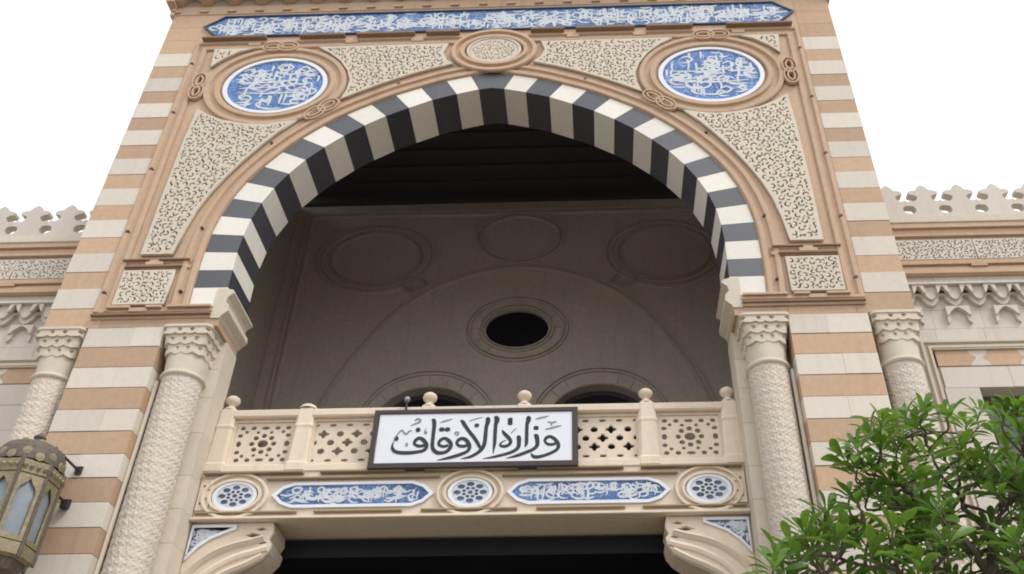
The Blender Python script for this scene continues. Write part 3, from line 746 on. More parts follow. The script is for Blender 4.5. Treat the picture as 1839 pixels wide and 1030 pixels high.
for (a, b, kind) in ((0, 1, 's'), (1, 2, 'q'), (2, 3, 's'), (3, 4, 'q'), (4, 5, 's')):
    x0, x1 = posts[a] + .105, posts[b] - .105; z0, z1 = 7.0, 7.745; i0, i1, j0, j1 = x0 + .045, x1 - .045, 7.07, 7.66
    H = star_panel(i0, i1, j0, j1) if kind == 's' else quat_panel(i0, i1, j0, j1)
    link('pierced_panel', plate([(x0, z0), (x1, z0), (x1, z1), (x0, z1)], H, YF + .10, YF + .145, .003), 'balcony', B)
    link('top_rail', cbox(x0 - .02, x1 + .02, YF + .0, YF + .24, 7.715, 7.835, c=.02), 'balcony', B)
    link('panel_border', plate([(x0, 7.001), (x1, 7.001), (x1, 7.714), (x0, 7.714)], [[(i0 - .005, j0 - .015), (i1 + .005, j0 - .015), (i1 + .005, j1 + .015), (i0 - .005, j1 + .015)]], YF + .075, YF + .0995, .004), 'balcony', B)
# scrolled brackets under the beam
for s in (-1, 1):
    YR = .76
    P = [(3.47, 6.232), (2.44, 6.232), (2.42, 6.10), (2.46, 6.02), (2.42, 5.96), (2.44, 5.86), (2.52, 5.76), (2.66, 5.66), (2.85, 5.57), (3.05, 5.46), (3.20, 5.32), (3.30, 5.12), (3.36, 4.85), (3.40, 4.5), (3.47, 4.5)]
    HB = [[(2.56, 6.07), (2.66, 6.04), (2.78, 6.07), (2.68, 6.105)], [(2.50, 6.145), (2.60, 6.13), (2.66, 6.15), (2.58, 6.17)], [(2.48, 5.97), (2.56, 5.955), (2.60, 5.975), (2.53, 5.995)]]
    br = link('scroll_bracket', plate([(s * x, z) for x, z in P], [[(s * x, z) for x, z in q] for q in HB], YR, YR + .10, .006), 'balcony', B)
    link('bracket_core', prism([(s * x, z) for x, z in P], YR + .102, 1.258), 'balcony', br)
    R1 = [(2.46, 5.90), (2.60, 5.86), (2.80, 5.80), (3.0, 5.70), (3.16, 5.58), (3.28, 5.42), (3.36, 5.2)]
    R2 = [(2.50, 5.80), (2.68, 5.70), (2.88, 5.61), (3.08, 5.49), (3.22, 5.34), (3.32, 5.14), (3.37, 4.9)]
    R3 = [(2.52, 6.03), (2.70, 5.98), (2.90, 5.93), (3.10, 5.84), (3.26, 5.72), (3.38, 5.58), (3.44, 5.42)]
    for j, Rr in enumerate((R1, R2, R3)):
        pts = [tuple(q) for q in catmull([(s * x, z) for x, z in Rr], 5)]
        link('scroll_ridge', sweep(pts, [(-.05, 0), (-.035, -.03), (0, -.045 - .012 * j), (.035, -.03), (.05, 0)], False, YR), 'balcony', br)
    TP = [(3.44, 6.19), (2.90, 6.19), (2.90, 6.15), (3.02, 6.10), (3.18, 6.03), (3.32, 5.92), (3.42, 5.80), (3.44, 5.76)]
    TP = [(s * x, z) for x, z in TP]
    link('tile_triangle', prism(TP, YR - .010, YR), 'tile3', br)
    link('triangle_border', plate(inset(TP, -.012), [inset(TP, .022)], YR - .03, YR + .0, .003), 'glaze', br)
    rs = random.Random(90 + s); D = []; yq = YR - .013; INS = inset(TP, .022)
    for P_ in stroke_field(1500, .27, .2, s * 3.2, 6.02, .5, .016):
        if len(D) < 46 and all(inside((p[0], p[1]), INS) for p in P_):
            yq -= .00004; D.append(ribbon_d(P_, yq, YR - .009, 3))
    link('scrollwork', mesh(*join_data(D)), 'script', br, kind='stuff')
# ------------------------------------------------------------------ signboard hung on the balustrade
S = thing('signboard', 'white signboard in a dark frame with black Arabic calligraphy hung on the balcony balustrade', 'sign', (0.02, .64, 6.86))
sx0, sx1, sz0, sz1 = -1.325, 1.365, 6.862, 7.712
link('sign_frame', plate([(sx0, sz0), (sx1, sz0), (sx1, sz1), (sx0, sz1)], [[(sx0 + .075, sz0 + .075), (sx1 - .075, sz0 + .075), (sx1 - .075, sz1 - .065), (sx0 + .075, sz1 - .065)]], .585, .69, .008), 'signframe', S)
bo = link('sign_board', box(sx0 + .07, sx1 - .07, .602, .66, sz0 + .07, sz1 - .06), 'signwhite', S)
LET = [[1,[[0.943,7.19,0.021],[0.938,7.227,0.0382],[0.959,7.264,0.0458],[1.0,7.28,0.0477],[1.047,7.258,0.0496],[1.093,7.206,0.0535],[1.113,7.149,0.0496],[1.094,7.094,0.0439],[1.024,7.048,0.0439],[0.941,7.014,0.0439],[0.858,6.993,0.0477],[0.8,6.997,0.0496],[0.771,7.027,0.0286],[0.762,7.05,0.0057]]],[1,[[0.938,7.204,0.0344],[0.976,7.172,0.042],[1.031,7.165,0.042],[1.081,7.183,0.0382]]],[1,[[0.794,7.305,0.0191],[0.823,7.295,0.0592],[0.839,7.229,0.0573],[0.837,7.155,0.0516],[0.79,7.102,0.0458],[0.699,7.06,0.0477],[0.6,7.021,0.0439],[0.518,6.997,0.0286],[0.444,6.98,0.0076]]],[1,[[0.821,7.44,0.0038],[0.821,7.436,0.0477],[0.821,7.409,0.0707],[0.822,7.382,0.0477],[0.822,7.377,0.0038]]],[1,[[0.69,7.57,0.0191],[0.716,7.56,0.0668],[0.714,7.516,0.063],[0.701,7.459,0.0477],[0.7,7.335,0.0477],[0.7,7.204,0.0458],[0.691,7.157,0.0286],[0.682,7.128,0.0057]]],[1,[[0.571,7.286,0.0191],[0.597,7.276,0.0592],[0.603,7.206,0.0535],[0.593,7.131,0.0496],[0.536,7.079,0.0458],[0.45,7.044,0.042],[0.327,7.012,0.0382],[0.228,6.991,0.0248],[0.145,6.98,0.0057]]],[1,[[0.377,7.389,0.0134],[0.404,7.341,0.0458],[0.457,7.283,0.0535],[0.493,7.226,0.0477],[0.482,7.18,0.0439],[0.429,7.151,0.0439],[0.37,7.159,0.0382],[0.364,7.192,0.0229],[0.397,7.219,0.0172],[0.434,7.237,0.0095]]],[1,[[0.476,7.568,0.0095],[0.477,7.558,0.0592],[0.478,7.519,0.063],[0.478,7.513,0.0286],[0.478,7.507,0.063],[0.48,7.465,0.0573],[0.48,7.456,0.0095]]],[0,[[0.558,7.414,0.0134],[0.53,7.377,0.0248],[0.493,7.335,0.0115]]],[1,[[0.262,7.579,0.0191],[0.292,7.568,0.0687],[0.303,7.527,0.0687],[0.29,7.467,0.0496],[0.288,7.343,0.0496],[0.288,7.202,0.0439],[0.281,7.119,0.0267],[0.277,7.045,0.0057]]],[1,[[0.156,7.564,0.0191],[0.182,7.554,0.063],[0.183,7.503,0.0592],[0.169,7.441,0.0496],[0.163,7.299,0.0516],[0.157,7.196,0.0516],[0.129,7.122,0.0516],[0.074,7.063,0.0458],[-0.006,7.014,0.0401],[-0.08,6.993,0.0248],[-0.137,6.983,0.0057]]],[1,[[-0.177,7.546,0.0172],[-0.145,7.516,0.0496],[-0.116,7.468,0.0516],[-0.06,7.385,0.0477],[0.014,7.289,0.0496],[0.06,7.218,0.0477],[0.093,7.157,0.042],[0.116,7.119,0.0286]]],[1,[[0.04,7.491,0.0057],[0.04,7.486,0.042],[0.042,7.463,0.063],[0.043,7.44,0.042],[0.044,7.432,0.0057]]],[0,[[-0.065,7.53,0.0076],[-0.023,7.541,0.0191],[0.036,7.564,0.0191],[0.12,7.582,0.0076]]],[1,[[-0.193,7.172,0.0191],[-0.202,7.209,0.0382],[-0.186,7.251,0.0458],[-0.141,7.273,0.0477],[-0.089,7.254,0.0516],[-0.048,7.197,0.0554],[-0.034,7.141,0.0496],[-0.061,7.086,0.0439],[-0.138,7.048,0.0458],[-0.219,7.02,0.0458],[-0.301,6.998,0.0382],[-0.375,6.981,0.0229],[-0.44,6.97,0.0057]]],[1,[[-0.199,7.19,0.0344],[-0.159,7.166,0.042],[-0.104,7.162,0.042],[-0.055,7.178,0.0382]]],[1,[[-0.56,7.558,0.0153],[-0.528,7.543,0.0535],[-0.518,7.461,0.0516],[-0.519,7.318,0.0477],[-0.518,7.187,0.0477],[-0.5,7.122,0.0516],[-0.45,7.079,0.0535],[-0.391,7.071,0.0477],[-0.329,7.089,0.0458],[-0.287,7.136,0.0477],[-0.279,7.196,0.0535],[-0.317,7.253,0.0516],[-0.37,7.28,0.0439],[-0.418,7.255,0.0439],[-0.436,7.209,0.0401],[-0.416,7.176,0.0382],[-0.365,7.164,0.0401],[-0.311,7.178,0.0344]]],[1,[[-0.449,7.412,0.0057],[-0.443,7.412,0.0439],[-0.415,7.411,0.063],[-0.385,7.411,0.0439],[-0.376,7.411,0.0095],[-0.368,7.41,0.0439],[-0.338,7.41,0.063],[-0.31,7.409,0.0439],[-0.304,7.409,0.0057]]],[1,[[-0.732,7.182,0.0191],[-0.755,7.215,0.0382],[-0.74,7.261,0.0458],[-0.696,7.289,0.0477],[-0.641,7.26,0.0535],[-0.599,7.198,0.0573],[-0.598,7.142,0.0477],[-0.636,7.106,0.0439],[-0.719,7.089,0.0458],[-0.827,7.08,0.0496],[-0.928,7.085,0.0496],[-0.997,7.105,0.0477],[-1.031,7.146,0.042],[-1.039,7.188,0.0248],[-1.029,7.239,0.0115]]],[1,[[-0.751,7.201,0.0344],[-0.702,7.177,0.042],[-0.652,7.176,0.042],[-0.611,7.189,0.0382]]],[1,[[-0.729,7.444,0.0057],[-0.728,7.437,0.042],[-0.725,7.411,0.063],[-0.723,7.385,0.042],[-0.722,7.377,0.0057]]],[1,[[-1.001,7.326,0.0057],[-1.0,7.316,0.0382],[-0.997,7.288,0.0592],[-0.994,7.262,0.0382],[-0.993,7.252,0.0057]]],[0,[[-1.029,7.234,0.0095],[-1.018,7.29,0.0134],[-0.98,7.365,0.021],[-0.938,7.41,0.0248],[-0.904,7.373,0.0306],[-0.868,7.354,0.0306],[-0.838,7.393,0.0267],[-0.801,7.402,0.0076]]],[0,[[-0.855,7.231,0.0057],[-0.854,7.221,0.0286],[-0.852,7.201,0.0439],[-0.85,7.18,0.0286],[-0.849,7.173,0.0057]]],[0,[[-0.782,7.548,0.0153],[-0.75,7.572,0.0325],[-0.71,7.562,0.0344],[-0.715,7.528,0.0344],[-0.769,7.503,0.0248],[-0.83,7.475,0.0057]]],[0,[[-0.621,7.435,0.0057],[-0.634,7.387,0.0248],[-0.618,7.358,0.0325],[-0.608,7.387,0.0153]]],[0,[[-0.238,7.332,0.0076],[-0.228,7.365,0.0286],[-0.194,7.36,0.0325],[-0.196,7.331,0.0248],[-0.225,7.317,0.0095]]],[0,[[-0.444,7.513,0.0057],[-0.394,7.531,0.0229],[-0.344,7.546,0.0229],[-0.286,7.563,0.0057]]],[0,[[0.814,7.541,0.0057],[0.865,7.557,0.0248],[0.925,7.57,0.0229],[0.984,7.586,0.0057]]],[0,[[0.972,7.502,0.0076],[1.019,7.486,0.0248],[1.087,7.499,0.0134]]],[0,[[1.028,7.481,0.0153],[1.02,7.455,0.0248],[1.032,7.443,0.0076]]],[0,[[0.94,7.386,0.0076],[1.012,7.403,0.0248],[1.079,7.423,0.0229],[1.147,7.439,0.0057]]]]
yq = .600
for dk, pts in LET:
    yq -= .0002
    pts = [(x, z, w * (1.0 if dk else .75)) for x, z, w in pts]
    link('lettering', mesh(*ribbon_d(pts, yq, .601, 6)), 'ink' if dk else 'inkgrey', bo)
for x in (-1.0, 1.0): link('hanging_strap', box(x - .02, x + .02, .66, .72, 7.5, 7.71), 'iron', S)
# small lamp on the rail beside the sign
L = thing('spotlight', 'tiny spotlight on a thin stalk above the left end of the signboard', 'spotlight', (-.93, .72, 7.74))
link('stalk', mesh(*lathe_d([(.016, 7.70), (.016, 7.88)], -.93, .66, 10)), 'iron', L)
link('lamp_head', mesh(*lathe_d([(0, 7.865), (.03, 7.88), (.042, 7.91), (.03, 7.94), (0, 7.955)], -.93, .66, 16), smooth=True), 'metal', L)
link('lamp_clamp', box(-.965, -.895, .63, .72, 7.66, 7.72), 'iron', L)
# ------------------------------------------------------------------ side wings
YW = 1.0
def mesh_wing(s):
    lab = 'plain limestone wing with fretted crest right of the portal, behind the leafy tree' if s > 0 else 'greyer limestone wing with fretted crest left of the portal, behind the brass lantern'
    W = thing('side_wing', lab, 'building wing', (s * 8.5, 1.0, 0), 'wings beside the portal')
    X = lambda a, b: tuple(sorted((s * a, s * b)))
    def bx(nm, a, b, y0, y1, z0, z1, mt='wing', c=.004, par=None):
        xa, xb = X(a, b); return link(nm, cbox(xa, xb, y0, y1, z0, z1, c=c), mt, par or W)
    x0, x1 = 5.86, 12.2
    # coursed wall blocks round the window (opening 6.88 - 9.2, below 8.13)
    rs = random.Random(5 + s)
    def course(a, b, z0, z1, w=.75):
        x = a
        while x < b - .01:
            e = min(b, x + w * rs.uniform(.8, 1.2));
            if b - e < .2: e = b
            bx('wall_stone', x, e - .003, YW + rs.uniform(0, .003), YW + .35, z0, z1 - .003); x = e
    for z0, z1 in ((9.80, 10.06), (9.45, 9.80), (9.12, 9.45), (8.87, 9.12)): course(x0, x1, z0, z1)
    for z0, z1 in ((8.14, 8.48),): course(6.42, 9.75, z0, z1, 1.1); course(9.9, x1, z0, z1)
    z = 8.87
    while z > .4:
        course(x0, 6.22, z - .45, z, .5); course(10.0, x1, z - .45, z); z -= .45
    z = 8.138
    while z > 5.0: course(6.40, 6.875, z - .4, z, .6); course(9.2, 9.75, z - .4, z, .6); z -= .4
    while z > .4: course(6.40, 9.75, z - .4, z, .8); z -= .4
    bx('wall_core', x0, 6.6, YW + .02, 3.5, 0, 11.0, 'mortar'); bx('wall_core', 9.4, x1, YW + .02, 3.5, 0, 11.0, 'mortar')
    bx('wall_core', 6.6, 9.4, YW + .1, 3.5, 8.2, 11.0, 'mortar'); bx('wall_core', 6.6, 9.4, YW + .34, 3.5, 0, 4.8, 'mortar')
    # cornice: carved frieze, mouldings, crest
    bx('lower_moulding', x0, x1, YW - .10, YW + .2, 10.062, 10.13, 'ochre'); bx('lower_moulding', x0, x1, YW - .045, YW + .2, 10.133, 10.21, 'ochre')
    bx('lower_moulding', x0, x1, YW - .075, YW + .2, 10.25, 10.33, 'orange')
    for k in range(3):
        a = 7.42 + 1.9 * k; bx('tie', a - .12, a + .12, YW - .076, YW, 10.211, 10.249, 'orange')
    bx('frieze_bed', x0, x1, YW - .02, YW + .2, 10.212, 10.80, 'cream', .003)
    for k in range(4):
        a = 5.9 + 1.55 * k; b = a + 1.53; xa, xb = X(a, b); poly = [(xa, 10.36), (xb, 10.36), (xb, 10.74), (xa, 10.74)]
        H = fret_holes(poly, random.Random(70 + k), rim=.012, s=.8)
        link('carved_frieze', plate(poly, H, YW - .055, YW - .021, .0025), 'wing', W)
    bx('upper_moulding', x0, x1, YW - .08, YW + .2, 10.805, 10.93, 'orange'); bx('upper_moulding', x0, x1, YW - .13, YW + .2, 10.933, 11.02, 'ochre')
    bx('coping', x0, x1, YW - .15, YW + .35, 11.023, 11.17, 'cream', .012)
    # crest of trefoil merlons, pierced between each pair
    w, h = .5615, .70
    P = [(-w / 2, 0), (w / 2, 0), (w / 2, .055), (.225, .065), (.185, .10), (.178, .15), (.195, .195), (.225, .215), (w / 2, .220), (w / 2, .300), (.240, .335), (.185, .310), (.128, .345), (.105, .415), (.150, .445), (.225, .465), (.230, .515), (.175, .545), (.110, .550), (.065, .62), (.0, .665)]
    P = P + [(-x, z) for x, z in P[-2:1:-1]]
    MM = prism(P, -.065, .065); MM.name = 'merlon'
    k = 0
    while 6.89 - w + k * w < x1:
        x = 6.89 - w + k * w
        if x - w / 2 > 5.7: o = link('merlon', MM, 'wing', W); place(o, (s * x, YW - .06, 11.171))
        k += 1
    # stalactite course
    U = []
    for (w_, z0, z1, y0, y1) in ((.345, 9.56, 9.80, -.30, -.0),):
        U.append(pendant_d(w_ * .98, z0, z1, y0, y1))
    def cell_d(w_, z0, z1, y0, y1, leg):      # a niche: arch head between two tapering legs
        h = z1 - z0; P_ = [(-w_ / 2, z1), (w_ / 2, z1), (w_ / 2, z0), (w_ / 2 - leg * .5, z0 + h * .12), (w_ / 2 - leg, z0 + h * .45), (w_ * .12, z0 + h * .78), (0, z0 + h * .88), (-w_ * .12, z0 + h * .78), (-w_ / 2 + leg, z0 + h * .45), (-w_ / 2 + leg * .5, z0 + h * .12), (-w_ / 2, z0)]
        return prism_d(P_, y0, y1)
    A = mesh(*join_data([cell_d(.17, 9.64, 9.79, -.17, -.12, .045), cell_d(.343, 9.56, 9.79, -.12, -.07, .09), cell_d(.343, 9.48, 9.70, -.07, .0, .11)]))
    Bm = mesh(*join_data([cell_d(.343, 9.30, 9.46, -.085, .0, .07), prism_d([(-.172, 9.18), (-.12, 9.24), (-.12, 9.38), (-.172, 9.38)], -.05, 0), prism_d([(.172, 9.18), (.12, 9.24), (.12, 9.38), (.172, 9.38)], -.05, 0)]))
    k = 0
    while 6.02 + .345 * k < x1:
        o = link('stalactite', A, 'wing', W); place(o, (s * (6.02 + .345 * k), YW, 0))
        if k % 2 == 0: o = link('stalactite', Bm, 'wing', W); place(o, (s * (6.192 + .345 * k), YW, 0))
        k += 1
    bx('stalactite_shelf', x0, x1, YW - .19, YW, 9.791, 9.83, 'wing')
    # window frame moulding and joggled lintel
    pth = [(s * 6.29, 4.6), (s * 6.29, 8.83), (s * 9.87, 8.83), (s * 9.87, 4.6)]
    link('window_moulding', sweep(pth if s < 0 else pth, scaled(DBL, .62, 1.0), False, YW - .001), 'cream', W)
    link('window_moulding_inner', sweep([(s * 6.37, 8.765), (s * 9.79, 8.765)], scaled(DBL, .22, .8), False, YW - .004), 'cream', W)
    bx('lintel_bed', 6.36, 9.8, YW + .02, YW + .3, 8.479, 8.79, 'mortar')
    xs = [6.40, 6.86, 7.14, 7.54, 7.80, 8.20, 8.46, 8.90, 9.18, 9.76]
    def jog(x, sg):   # profile of a joggled joint
        return [(x, 8.485), (x + sg * .01, 8.54), (x + sg * .075, 8.59), (x + sg * .085, 8.63), (x + sg * .02, 8.68), (x, 8.735)]
    for i in range(len(xs) - 1):
        Lf = jog(xs[i], -1 if i % 2 else 1) if i else [(xs[0], 8.485), (xs[0], 8.735)]
        Rt = jog(xs[i + 1], 1 if i % 2 else -1) if i < len(xs) - 2 else [(xs[-1], 8.485), (xs[-1], 8.735)]
        Lf = jog(xs[i], 1 if i % 2 else -1) if i else Lf; Rt = jog(xs[i + 1], 1 if (i + 1) % 2 else -1) if i < len(xs) - 2 else Rt
        q = shrink([(s * x, z) for x, z in Lf + Rt[::-1]], .002)
        link('lintel_stone', prism(q, YW - .008, YW + .02), 'orange' if i % 2 == 0 else 'white', W)
    # window
    xa, xb = X(6.88, 9.2)
    wf = link('window', plate([(xa, 4.75), (xb, 4.75), (xb, 8.138), (xa, 8.138)], [[(xa + .09 + j * 1.115, 4.85 + 0), (xa + 1.0 + .09 + j * 1.115 + .03, 4.85), (xa + 1.12 + j * 1.115, 8.03), (xa + .09 + j * 1.115, 8.03)] for j in (0, 1)], YW + .26, YW + .33, .004), 'winframe', W)
    link('pane', box(xa + .05, xb - .05, YW + .29, YW + .30, 4.8, 8.08), 'glass', wf)
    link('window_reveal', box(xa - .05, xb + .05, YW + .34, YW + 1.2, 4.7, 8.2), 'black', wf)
    link('transom', box(xa + .05, xb - .05, YW + .265, YW + .325, 7.05, 7.13), 'winframe', wf)
    link('sill', box(xa - .1, xb + .1, YW - .08, YW + .3, 4.62, 4.748), 'cream', wf)
    bx('roof', x0, x1, YW + .2, 8, 10.95, 11.02, 'mortar')
for s in (-1, 1): mesh_wing(s)
# ------------------------------------------------------------------ brass wall lantern
LX, LY = -4.955, -.52
Ln = thing('wall_lantern', 'octagonal brass lantern with frosted panes bracketed to the left pier', 'lantern', (LX, LY, 5.1))
def octo(r, z, ph=PI / 8): return [(LX + r * math.cos(2 * PI * i / 8 + ph), LY + r * math.sin(2 * PI * i / 8 + ph), z) for i in range(8)]
def stack(levels, name, mat, par=None, caps=True, smooth=False):
    V, F = [], []
    for r, z in levels: V += octo(r, z)
    for k in range(len(levels) - 1):
        for i in range(8): F.append((8 * k + i, 8 * k + (i + 1) % 8, 8 * k + 8 + (i + 1) % 8, 8 * k + 8 + i))
    if caps: F += [tuple(range(7, -1, -1)), tuple(range(8 * len(levels) - 8, 8 * len(levels)))]
    return link(name, mesh(V, F), mat, par or Ln)
stack([(.355, 5.27), (.39, 5.30), (.39, 5.42), (.36, 5.45)], 'bottom_band', 'brass')
stack([(.20, 5.10), (.29, 5.16), (.335, 5.268)], 'bottom_skirt', 'brass2')
stack([(.36, 6.17), (.40, 6.19), (.405, 6.33), (.37, 6.355)], 'top_band', 'brass')
dome = link('dome', mesh(*lathe_d([(.375, 6.356), (.372, 6.44), (.36, 6.52), (.32, 6.59), (.24, 6.64), (.14, 6.675), (.07, 6.69), (.05, 6.74), (.07, 6.77), (.03, 6.82), (0, 6.85)], LX, LY, 40), smooth=False), 'brass2', Ln)
rs = random.Random(4)
for i in range(8):                                                   # repousse scales on the dome
    for k in range(5):
        a = 2 * PI * (i + .5 * (k % 2)) / 8; z = 6.39 + .055 * k; r = .372 - .008 * k - .0065 * k * k
        V, F = lathe_d([(0, .0), (.05, .004), (.055, .012)], n=8)
        c, sn = math.cos(a), math.sin(a)
        V = [(LX + (r + .018 - v[2]) * c - v[0] * sn, LY + (r + .018 - v[2]) * sn + v[0] * c, z + v[1]) for v in V]
        link('boss', mesh(V, F), 'brass', dome)
for i in range(8):
    a0 = 2 * PI * i / 8 + PI / 8; a1 = a0 + PI / 4; p0 = Vector((LX + .37 * math.cos(a0), LY + .37 * math.sin(a0))); p1 = Vector((LX + .37 * math.cos(a1), LY + .37 * math.sin(a1)))
    t = (p1 - p0); W_ = t.length; t.normalize(); nrm = Vector((math.cos((a0 + a1) / 2), math.sin((a0 + a1) / 2)))
    def P3(u, d, z): q = p0 + t * u + nrm * d; return (q.x, q.y, z)
    # pane
    ps = link('pane', mesh([P3(.02, -.02, 5.45), P3(W_ - .02, -.02, 5.45), P3(W_ - .02, -.02, 6.17), P3(.02, -.02, 6.17)] + [P3(.02, -.03, 5.45), P3(W_ - .02, -.03, 5.45), P3(W_ - .02, -.03, 6.17), P3(.02, -.03, 6.17)], [(0, 1, 2, 3), (7, 6, 5, 4)]), 'milk', Ln)
    # fretted frame with a pointed opening
    me = plate([(.0, 5.44), (W_, 5.44), (W_, 6.18), (.0, 6.18)], [[(.050, 5.50), (W_ - .050, 5.50), (W_ - .050, 5.90), (W_ - .045, 5.96), (W_ - .06, 6.02), (W_ / 2 + .03, 6.08), (W_ / 2, 6.13), (W_ / 2 - .03, 6.08), (.06, 6.02), (.045, 5.96), (.050, 5.90)]], -.022, 0, .003)
    co = np.empty(len(me.vertices) * 3); me.vertices.foreach_get('co', co); co = co.reshape(-1, 3)
    me.vertices.foreach_set('co', np.array([P3(x, -y - .006, z) for x, y, z in co]).ravel()); me.update()
    fr = link('pane_frame', me, 'brass', Ln)
    for zz in (5.62, 5.74, 5.86, 5.98):
        link('rivet', mesh([P3(.025 + x * .018, .004 + (.014 if x == 0 and q == 0 else 0), zz + q * .03) for x, q in ((0, 0), (1, 0), (0, 1), (-1, 0), (0, -1))], [(0, 1, 2), (0, 2, 3), (0, 3, 4), (0, 4, 1)]), 'brass2', fr)
    V, F = lathe_d([(.018, 5.27), (.024, 5.36), (.018, 5.45), (.018, 6.17), (.026, 6.26), (.018, 6.35)], p0.x + (p0.x - LX) * .07, p0.y + (p0.y - LY) * .07, 8)
    link('corner_post', mesh(V, F), 'brass2', Ln)
    for j in range(4):
        link('band_stud', mesh([P3(W_ * (j + .5) / 4 + x * .03, .052 + (.02 if x == 0 and q == 0 else 0), 6.26 + q * .035) for x, q in ((0, 0), (1, 0), (0, 1), (-1, 0), (0, -1))], [(0, 1, 2), (0, 2, 3), (0, 3, 4), (0, 4, 1)]), 'brass', Ln)
for z in (6.60, 6.17):
    link('bracket_arm', box(-4.685, -4.665, -.45, .0, z - .012, z + .012), 'iron', Ln)
    link('wall_plate', box(-4.71, -4.63, -.03, -.006, z - .05, z + .05), 'iron', Ln)
link('bracket_link', box(LX, -4.66, -.50, -.47, 6.585, 6.61), 'iron', Ln); link('junction_box', box(-4.70, -4.62, -.10, -.031, 6.09, 6.19), 'iron', Ln)
